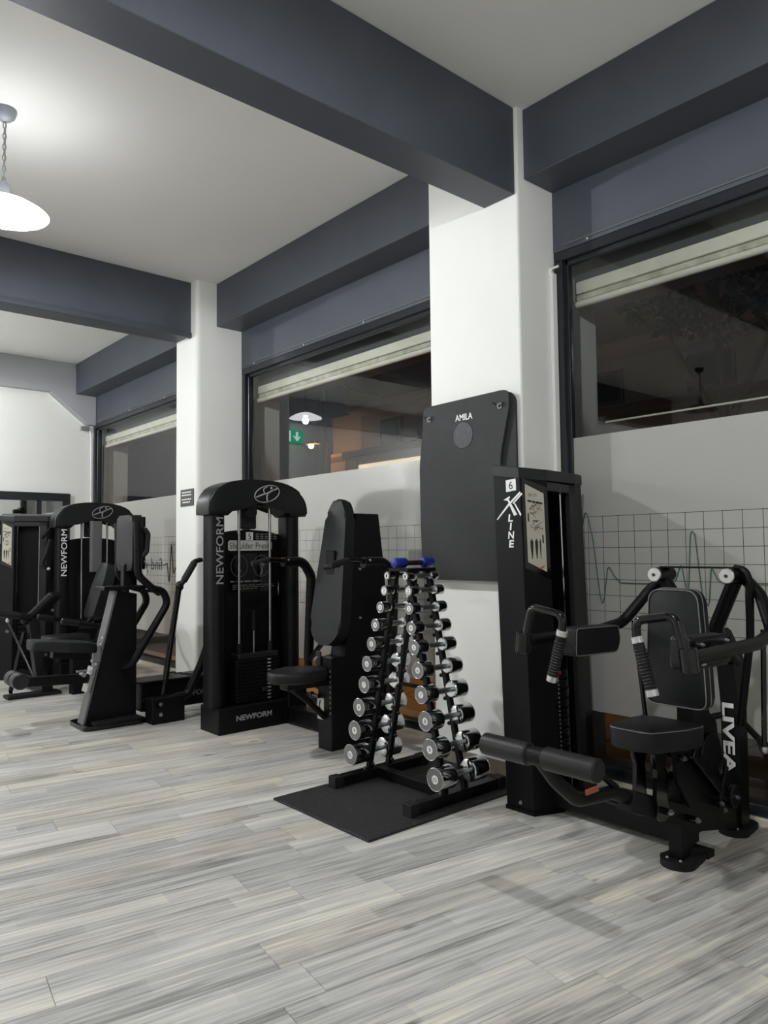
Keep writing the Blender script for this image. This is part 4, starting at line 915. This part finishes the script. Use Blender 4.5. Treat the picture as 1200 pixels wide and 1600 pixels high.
g = G(); g.tube([(PX-0.045, 3.040, 0.22), (PX-0.03, 3.040, 0.26), (PX-0.05, 3.040, 0.29), (PX-0.038, 3.040, 0.33)], 0.004, 0.01, 6); obj('tag_print', g, 'black_print', sl)
for k in range(9):
    g = G(); g.box((PX+0.060, 3.047, 0.245+k*0.035), (PX+0.072, 3.0495, 0.262+k*0.035)); obj('scale_mark', g, 'piping', m2)
# press arms
for s in (-1, 1):
    ax = PX+s*0.465
    g = G(); g.tube([(ax, 3.02, 1.272), (ax, 3.20, 1.272), (ax, 3.275, 1.16), (ax, 3.245, 0.54)], 0.036, 0.10, 14, 8); obj('press_arm', g, 'black', m2)
    g = G(); g.tube([(ax, 3.245, 0.56), (ax, 3.24, 0.40), (PX+s*0.30, 3.28, 0.34), (PX+s*0.08, 3.32, 0.32)], 0.030, 0.06, 12); obj('arm_base', g, 'black', m2)
    g = G(); g.tube([(ax, 3.05, 1.280), (ax, 2.90, 1.290), (ax, 2.85, 1.275), (ax, 2.765, 1.262)], 0.017, 0.05, 12); hh = obj('handle', g, 'black_gloss', m2)
    g = G(); g.cyl((ax, 2.90, 1.288), (ax, 2.76, 1.262), 0.0205, n=14, bev=0.003); obj('grip', g, 'rubber', hh)
    g = G(); g.cyl((ax-0.12*s, 2.80, 1.245), (ax, 2.83, 1.262), 0.016, n=12, bev=0.003); gp2 = obj('cross_grip', g, 'rubber', hh)
    g = G(); g.ball((ax, 3.05, 1.28), 0.03, 12); obj('arm_joint', g, 'black_gloss', m2); bolt((ax+0.03, 3.05, 1.285), X3, m2, 0.010)
    if s > 0: continue
    g = G(); g.beam((ax, 3.24, 0.52), (PX+s*0.10, 3.12, 0.72), 0.03, 0.03); obj('arm_stay', g, 'black', m2)

# ---- far arched tower with its own seat (partly hidden)
m5 = thing('chest_press_machine', 'far black machine with arched tower and lettered post beside the row machine', 'gym machine', (-8.0, 2.95, 0))
arch_tower(m5, -3.25, -0.09, 'white_print')
# overhead swing frame seen in the arch
g = G(); g.prism(rrect(0.07, 0.13, 0.03, 5), (-8.21, 2.95, 0), X3, Y3, 1.15, 1.70); obj('hanging_post', g, 'lit_plate', m5)  # post's lit look comes from its paler colour
for dy in (-0.24, -0.10):
    g = G(); g.beam((-8.50, 2.84+dy*1.5, 1.52), (-8.50, 2.84+dy*0.7, 1.74), 0.03, 0.05, up=(1, 0, 0)); obj('cable_stay', g, 'black', m5)
for k in range(4):
    g = G(); g.box((-8.4885, 2.99, 1.40+k*0.022), (-8.487, 3.11, 1.412+k*0.022)); obj('caption_line', g, 'white_print', m5)
g = G(); g.box((-8.4885, 2.98, 1.28), (-8.487, 3.10, 1.37)); obj('name_plate', g, 'silver_label', m5)
g = G(); g.prism(rpoly([(-0.13, 0), (0.13, 0), (0.15, 0.3), (0.11, 0.56), (-0.11, 0.56), (-0.15, 0.3)], 0.06), (-7.45, 2.60, 0.72), X3, V((0, 0.30, 1)).normalized(), -0.10, 0, 0.022, 3); obj('backrest', g, 'leather', m5, smooth=60)
g = G(); g.prism(rrect(0.32, 0.40, 0.08), (-7.45, 2.40, 0.50), X3, Y3, 0, 0.07, 0.02, 3); obj('seat', g, 'leather', m5, smooth=60)
g = G(); g.box((-7.50, 2.45, 0), (-7.40, 2.85, 0.50), 0.006); g.beam((-7.45, 2.72, 0.45), (-7.45, 2.92, 1.15), 0.09, 0.08); obj('seat_frame', g, 'black', m5)
g = G(); g.box((-8.24, 2.80, 0.02), (-7.40, 2.90, 0.14), 0.006); obj('base_beam', g, 'black', m5)
for s in (-1, 1):
    g = G(); g.tube([(-7.45+s*0.36, 2.26, 0.73), (-7.45+s*0.36, 2.72, 0.64), (-7.45+s*0.30, 2.88, 0.75), (-7.45+s*0.08, 2.90, 1.10)], 0.024, 0.06, 12); ar = obj('press_arm', g, 'black', m5)
    g = G(); g.cyl((-7.45+s*0.36, 2.24, 0.734), (-7.45+s*0.36, 2.40, 0.703), 0.029, n=14, bev=0.01); obj('grip', g, 'leather', ar)

# ================================================================== SEATED ROW MACHINE (left, slanted body)
m3 = thing('seated_row_machine', 'black seated row machine with slanted column, upright chest pad and bent arms', 'gym machine', (-5.97, 2.4, 0))
RXC = -5.97
g = G(); g.prism([(2.055, 0.035), (2.46, 0.035), (2.46, 1.02), (2.30, 1.05)], (RXC-0.06, 0, 0), Y3, Z3, 0, 0.12, 0.004); obj('slanted_column', g, 'black', m3)
g = G(); g.prism([(2.035, 0.03), (2.055, 0.03), (2.302, 1.05), (2.282, 1.05)], (RXC-0.064, 0, 0), Y3, Z3, 0, 0.128, 0.004); obj('front_plate', g, 'lit_plate', m3)  # light on the plate is painted in as lighter grey
g = G(); g.prism(rpoly([(-6.16, 2.01), (-5.79, 2.01), (-5.77, 2.50), (-6.16, 2.50)], 0.05), (0, 0, 0), X3, Y3, 0, 0.035, 0.006, 2); obj('foot_base', g, 'black_gloss', m3)
for s in (-1, 1):
    g = G(); g.prism(rpoly([(RXC+s*0.075, 2.09), (RXC+s*0.175, 2.09), (RXC+s*0.175, 2.46), (RXC+s*0.075, 2.46)], 0.01), (0, 0, 0), X3, Y3, 0.036, 0.052) if s > 0 else g.prism(rpoly([(RXC-0.175, 2.09), (RXC-0.075, 2.09), (RXC-0.075, 2.46), (RXC-0.175, 2.46)], 0.01), (0, 0, 0), X3, Y3, 0.036, 0.052)
    fp = obj('foot_plate', g, 'rubber', m3)
    g = G()
    for k in range(9):
        a = RXC+s*0.125; g.box((a-0.045, 2.12+k*0.037, 0.052), (a+0.045, 2.138+k*0.037, 0.057))
    obj('tread_ribs', g, 'charcoal_plate', fp)
# rear base
g = G(); g.box((-6.03, 2.50, 0.06), (-5.91, 3.62, 0.30), 0.006); obj('rear_beam', g, 'black', m3)
g = G(); g.box((-6.10, 2.45, 0.298), (-5.84, 3.55, 0.312), 0.003); obj('cover_plate', g, 'black_plastic', m3)
g = G(); g.box((-5.80, 2.485, 0.0), (-5.66, 2.76, 0.20), 0.006); obj('side_block', g, 'black', m3)
g = G(); g.box((-5.92, 2.52, 0.06), (-5.78, 2.60, 0.12), 0.006); obj('side_stub', g, 'black', m3)
g = G(); g.cyl((-5.92, 2.53, 0.155), (-5.655, 2.53, 0.155), 0.026, n=16); obj('axle', g, 'black_gloss', m3)
for z in (0.155, 0.075): bolt((-5.655, 2.55, z), X3, m3, 0.016)
g = G(); g.box((-6.03, 3.40, 0.0), (-5.62, 3.56, 0.07), 0.006); obj('rear_foot', g, 'black', m3)
text('lettering', 'NEWFORM', (-5.905, 2.96, 0.16), Y3, Z3, 0.33, 0.045, 'grey_print', m3, depth=0.0, rest=0.02)
# bent lower arm sweeping up behind the press tower
g = G(); g.tube([(-5.70, 2.52, 0.16), (-5.70, 2.80, 0.19), (-5.70, 2.92, 0.42), (-5.70, 3.10, 0.86), (-5.70, 3.14, 1.05)], 0.036, 0.09, 14, 8); obj('drive_arm', g, 'black', m3)
# upright levers with tilted grips
for x, dy in ((-5.86, 0.0), (-6.24, 0.18)):
    g = G(); g.cyl((x, 2.66+dy, 0.16), (x, 2.80+dy, 1.05), 0.024, n=14); lv = obj('lever', g, 'black_gloss', m3)
    g = G(); g.ball((x, 2.805+dy, 1.06), 0.034, 14); obj('lever_joint', g, 'black', m3)
    g = G(); g.tube([(x, 2.81+dy, 1.065), (x, 2.84+dy, 1.10), (x, 2.95+dy, 1.27), (x, 3.01+dy, 1.285)], 0.018, 0.03, 10); gr = obj('handle', g, 'black', m3)
    g = G(); g.cyl((x, 2.845+dy, 1.105), (x, 2.945+dy, 1.262), 0.025, n=14, bev=0.005); obj('grip', g, 'rubber', gr)
for k in range(7):
    g = G(); g.tube([(-5.86+math.cos(2*math.pi*i/8)*0.012, 2.74+k*0.055+math.sin(2*math.pi*i/8)*0.030, 0.36-k*0.012) for i in range(8)], 0.006, n=5, closed=True); obj('chain_link', g, 'charcoal_plate', m3)
# chest pad with bracket
g = G(); g.prism(rpoly([(-0.15, 1.205), (0.15, 1.205), (0.17, 1.28), (0.17, 1.58), (0.14, 1.655), (-0.14, 1.655), (-0.17, 1.58), (-0.17, 1.28)], 0.03), (RXC, 2.375, 0), X3, Z3, -0.095, 0.0, 0.022, 3); obj('chest_pad', g, 'leather', m3, smooth=60)
g = G(); g.box((RXC-0.05, 2.465, 1.22), (RXC+0.165, 2.485, 1.64), 0.004); pb_ = obj('pad_plate', g, 'black_gloss', m3)
for z in (1.28, 1.55): bolt((RXC+0.16, 2.475, z), X3, pb_, 0.010)
g = G(); g.box((RXC-0.10, 2.18, 1.055), (RXC+0.10, 2.52, 1.085), 0.004); obj('top_plate', g, 'black', m3)
g = G(); g.box((RXC-0.035, 2.36, 1.08), (RXC+0.035, 2.47, 1.26), 0.004); obj('pad_stem', g, 'black', m3)
g = G(); g.tube([(RXC+0.06, 2.50, 1.045), (RXC+0.06, 2.60, 1.03), (RXC+0.06, 2.64, 1.0), (RXC+0.06, 2.66, 1.01)], 0.011, 0.02, 8); obj('release_lever', g, 'black', m3)
# bent arms either side
for s in (-1, 1):
    x = RXC+s*0.20
    g = G(); g.tube([(x, 2.40, 1.60), (x, 2.41, 1.17), (x, 2.53, 1.06), (x, 2.62, 1.04), (x, 2.66, 0.94), (x, 2.36, 0.47), (x-s*0.10, 2.33, 0.44)], 0.030, 0.10, 14, 8); obj('bent_arm', g, 'black', m3)
    g = G(); g.tube([(x, 2.42, 1.30), (x+s*0.0, 2.48, 1.36), (x, 2.49, 1.50), (x, 2.46, 1.54)], 0.02, 0.03, 10); obj('arm_grip', g, 'rubber', m3)
# seat on its carriage, leg roller on a beam
g = G(); g.prism(rpoly([(-0.10, 1.66), (0.10, 1.66), (0.16, 1.90), (0.16, 2.12), (-0.16, 2.12), (-0.16, 1.90)], 0.05), (RXC, 0, 0.60), X3, Y3, 0, 0.075, 0.022, 3)
for v in g.bm.verts: v.co.z += (1.95-v.co.y)*0.12
obj('seat', g, 'leather', m3, smooth=60)
g = G(); g.beam((RXC, 1.82, 0.585), (RXC, 2.16, 0.54), 0.08, 0.05); obj('seat_carrier', g, 'black', m3)
g = G(); g.box((RXC+0.03, 2.10, 0.50), (RXC+0.075, 2.17, 0.63), 0.006); obj('seat_clamp', g, 'steel', m3)
g = G(); g.prism([(2.055, 0.28), (2.085, 0.28), (2.14, 0.47), (2.105, 0.47)], (RXC-0.03, 0, 0), Y3, Z3, 0, 0.11, 0.003); obj('adjuster_plate', g, 'steel', m3)
g = G(); g.cyl((RXC+0.03, 2.03, 0.42), (RXC+0.10, 2.03, 0.42), 0.018, n=12); g.cyl((RXC+0.02, 2.00, 0.44), (RXC+0.02, 2.08, 0.44), 0.010, n=8); obj('adjuster_knob', g, 'steel', m3)
g = G(); g.beam((RXC, 1.58, 0.405), (RXC, 2.12, 0.375), 0.06, 0.07); obj('leg_beam', g, 'black', m3)
for a, b in ((-0.125, -0.008), (0.008, 0.125)):
    g = G(); g.cyl((RXC+a, 1.575, 0.425), (RXC+b, 1.575, 0.425), 0.058, n=22, bev=0.008); obj('leg_roller', g, 'foam', m3)
for k in range(8):
    g = G(); g.box((RXC+0.0605, 2.09+k*0.012, 0.33+k*0.05), (RXC+0.0625, 2.10+k*0.012, 0.345+k*0.05)); obj('scale_mark', g, 'white_print', m3)

# ================================================================== FAR LEFT MACHINE WITH ITS OWN TOWER
m4 = thing('leg_curl_machine', 'far black machine with tapered weight tower at the left picture edge', 'gym machine', (-8.8, 2.3, 0))
ROT4 = (math.radians(-26), (-2.40, 3.38, 0))
P4, T4, TD4, INN4, N4 = weight_tower(m4, -6.30, -0.97, rot=ROT4)
placard(m4, P4)
g = G(); g.box(V((-8.86, 2.27, 1.795)), V((-8.80, 2.33, 1.84)), 0.008); g.cyl((-8.84, 2.34, 1.83), (-8.80, 2.36, 1.83), 0.035, n=16); obj('top_pulley', g, 'black', m4)
# frame and pads in front of the tower
g = G(); g.box((-8.55, 2.22, 0.02), (-7.55, 2.32, 0.14), 0.006); obj('base_beam', g, 'black', m4)
g = G(); g.beam((-7.75, 2.27, 0.10), (-8.10, 2.27, 0.74), 0.10, 0.10); obj('seat_frame', g, 'black', m4)
g = G(); g.beam((-8.10, 2.20, 0.55), (-7.62, 1.96, 0.06), 0.03, 0.05); obj('stay_bar', g, 'black', m4)
g = G(); g.cyl((-7.98, 2.02, 0.70), (-7.66, 2.18, 0.16), 0.012, n=10); gs = obj('gas_strut', g, 'black_gloss', m4)
g = G(); g.ball((-7.98, 2.02, 0.70), 0.022, 10); g.ball((-7.66, 2.18, 0.16), 0.022, 10); obj('strut_end', g, 'bright_cap', gs)
g = G(); g.box((-7.72, 1.92, 0), (-7.54, 2.40, 0.03), 0.006); obj('foot', g, 'rubber', m4)
g = G(); g.obox((-8.06, 2.36, 0.80), (V((0.45, 0.55, 0.70)), V((0.77, -0.63, 0)), V((0.44, 0.54, -0.71))), (0.42, 0.26, 0.07), 0.025, 3); obj('thigh_pad', g, 'leather', m4, smooth=60)
g = G(); g.tube([(-7.95, 1.70, 0.82), (-7.95, 2.12, 0.74), (-8.05, 2.26, 0.70)], 0.036, 0.05, 12); ra = obj('roller_arm', g, 'foam', m4)
g = G(); g.tube([(-8.20, 2.48, 1.50), (-8.18, 2.44, 1.36), (-8.16, 2.38, 1.24), (-8.14, 2.42, 1.20)], 0.022, 0.05, 10); hd4 = obj('handle', g, 'black', m4)
g = G(); g.ball((-8.13, 2.44, 1.195), 0.02, 10); obj('handle_tip', g, 'bright_cap', hd4)
for y, z in ((2.31, 0.33), (2.36, 0.34), (2.0, 0.60), (2.42, 0.78)): bolt((-7.92, y, z), X3, m4, 0.018)

# ================================================================== OUTSIDE AT NIGHT
gd = struct('ground', G().box((-60, 4.25, -0.3), (40, 60, -0.12)), 'pavement')
for ix in range(-11, 2):
    for iy in range(2):
        x0_ = ix*0.8; y0_ = 4.26+iy*0.8
        if ix % 1 == 0: g = G(); g.box((x0_+0.008, y0_+0.008, -0.12), (x0_+0.792, y0_+0.792, -0.095), 0.004); obj('paving_slab', g, 'pavement', gd)
# street lamp whose pole stands behind the first column
sl_ = thing('street_lamp', 'sodium street lamp outside whose orange light falls on the paving', 'street lamp', (-5.6, 5.97, -0.12))
g = G(); g.tube([(-5.6, 5.97, -0.12), (-5.6, 5.97, 4.6), (-6.8, 5.97, 4.75)], (0.06, 0.04), 0.4, 12); obj('pole', g, 'pole', sl_)
g = G(); g.box((-7.2, 5.87, 4.70), (-6.7, 6.07, 4.80), 0.03, 2); hs = obj('lamp_head', g, 'pole', sl_)
g = G(); g.box((-7.1, 5.91, 4.685), (-6.8, 6.03, 4.70)); obj('lamp_lens', g, 'sodium', hs)
ld = bpy.data.lights.new('street_light', 'SPOT'); ld.spot_size = math.radians(88); ld.spot_blend = 0.6; ld.energy = STREET_W; ld.color = (1.0, 0.42, 0.10); ld.shadow_soft_size = 0.1
lo = bpy.data.objects.new('street_light', ld); C.objects.link(lo); lo.parent = sl_; lo.location = (-1.35, 0, 4.72)
# far street lamp and utility pole seen through the middle window
s2 = thing('street_lamp', 'small glowing street lamp on a pole across the street', 'street lamp', (-14.75, 11.0, -0.12))
g = G(); g.tube([(-14.75, 11.0, -0.12), (-14.75, 11.0, 3.9), (-14.85, 11.0, 4.0), (-15.40, 11.0, 4.12)], 0.05, 0.15, 10); obj('pole', g, 'pole', s2)
g = G(); g.box((-15.66, 10.9, 4.06), (-15.30, 11.1, 4.16), 0.03, 2); h2_ = obj('lamp_head', g, 'pole', s2)
g = G(); g.ball((-15.5, 11.0, 4.03), 0.07, 10); obj('lamp_lens', g, 'sodium', h2_)
ld = bpy.data.lights.new('street_light', 'POINT'); ld.energy = 14; ld.color = (1.0, 0.45, 0.12); ld.shadow_soft_size = 0.1
lo = bpy.data.objects.new('street_light', ld); C.objects.link(lo); lo.parent = s2; lo.location = (-0.75, -0.05, 4.0)
up_ = thing('utility_pole', 'dark utility pole with crossarm across the street', 'utility pole', (-14.55, 10.7, -0.12))
g = G(); g.cyl((-14.62, 10.7, -0.12), (-14.55, 10.7, 6.6), 0.11, 0.08, n=12); obj('pole', g, 'pole', up_)
g = G(); g.beam((-15.6, 10.7, 6.0), (-13.9, 10.7, 6.05), 0.10, 0.12); obj('crossarm', g, 'pole', up_)
for x in (-15.3, -15.0, -14.2): g = G(); g.lathe([(0.03, 6.1), (0.06, 6.15), (0.03, 6.2), (0.06, 6.25), (0.02, 6.3)], (x, 10.7, 0), n=10, caps=True); obj('insulator', g, 'lintel', up_)
g = G(); g.tube([(-14.6, 10.7, 5.6), (-13.6, 11.0, 5.1), (-13.0, 11.1, 4.95)], 0.02, 0.5, 6); obj('wire', g, 'pole', up_)
# building opposite
b1 = thing('apartment_building', 'dim brown apartment building across the street with balconies', 'building', (-8, 13.5, -0.12))
obj('wall', G().box((-14.7, 12.0, -0.12), (6.0, 20, 13)), 'facade', b1)
obj('corner_wall', G().box((-15.9, 12.0, -0.12), (-14.7, 20, 4.9)), 'facade_pale', b1)
obj('shop_fascia', G().box((-14.7, 11.9, 3.30), (-9.0, 12.0, 3.52)), 'shop_strip', b1)
obj('canopy', G().box((-14.7, 11.35, 3.62), (5.0, 12.0, 3.80), 0.02), 'facade_dark', b1)
for z in (4.75, 6.9, 9.0):
    obj('balcony_slab', G().box((-14.5, 11.35, z), (5.5, 12.0, z+0.16), 0.02), 'lintel', b1)
    obj('balcony_parapet', G().box((-14.5, 11.35, z+0.16), (5.5, 11.43, z+0.95), 0.01), 'facade', b1)
for z in (3.95, 5.3, 7.5):
    for x in (-13.9, -12.6, -11.2, -9.6, -8.0, -6.0, -4.0):
        w = obj('window', G().box((x, 11.96, z), (x+0.8, 12.0, z+0.62)), 'facade_dark', b1)
        obj('pane', G().box((x+0.06, 11.94, z+0.06), (x+0.74, 11.96, z+0.56)), 'glass_dark', w)
ac = thing('air_conditioner', 'pale air conditioner box low on the building across the street', 'air conditioner', (-15.3, 11.7, 3.2))
obj('casing', G().box((-15.97, 11.6, 3.28), (-14.85, 11.99, 3.85), 0.02), 'lintel', ac)
for k in range(5): obj('grille_slat', G().box((-15.7, 11.585, 3.74-k*0.03), (-14.9, 11.6, 3.755-k*0.03)), 'facade_dark', ac)
# dark tree outside the right window
def tree(x, y, z, r, label, n):
    t = thing('tree', label, 'tree', (x, y, -0.12)); rr = random.Random(int(x*10)+5)
    g = G(); g.tube([(x, y, -0.12), (x+0.05, y, z*0.5), (x-0.05, y, z)], (0.13, 0.05), 0.3, 8); g.tube([(x, y, z*0.6), (x+0.5, y+0.1, z*0.85), (x+0.9, y, z)], (0.05, 0.02), 0.2, 6); g.tube([(x, y, z*0.62), (x-0.5, y-0.1, z*0.85), (x-0.8, y, z*1.05)], (0.05, 0.02), 0.2, 6); obj('trunk', g, 'bark', t)
    g = G()
    for k in range(n):
        d = V((rr.gauss(0, 1), rr.gauss(0, 1), rr.gauss(0, 1))).normalized()*r*(0.55+0.45*rr.random()**0.5); d.z *= 0.7
        c = V((x, y, z+0.3))+d; a = V((rr.gauss(0, 1), rr.gauss(0, 1), rr.gauss(0, 1))).normalized()*0.10; b = a.cross(V((rr.gauss(0, 1), rr.gauss(0, 1), rr.gauss(0, 1)))).normalized()*0.05
        g.face([c-a, c+b, c+a, c-b])
    f = obj('foliage', g, 'leaf', t, smooth=0); f['kind'] = 'stuff'
tree(-3.9, 8.6, 4.4, 1.3, 'dark street tree seen through the right hand window', 1500)
# bright edge of an awning rail low outside the right hand window
g = G(); g.tube([(-2.72, 4.30, 2.175), (1.0, 4.30, 2.175)], 0.007, n=8)
tag(obj('awning_rail', g, 'shutter', origin=(-0.9, 4.30, 2.175)), 'thin pale rail running outside just above the right hand frosted film', 'rail')
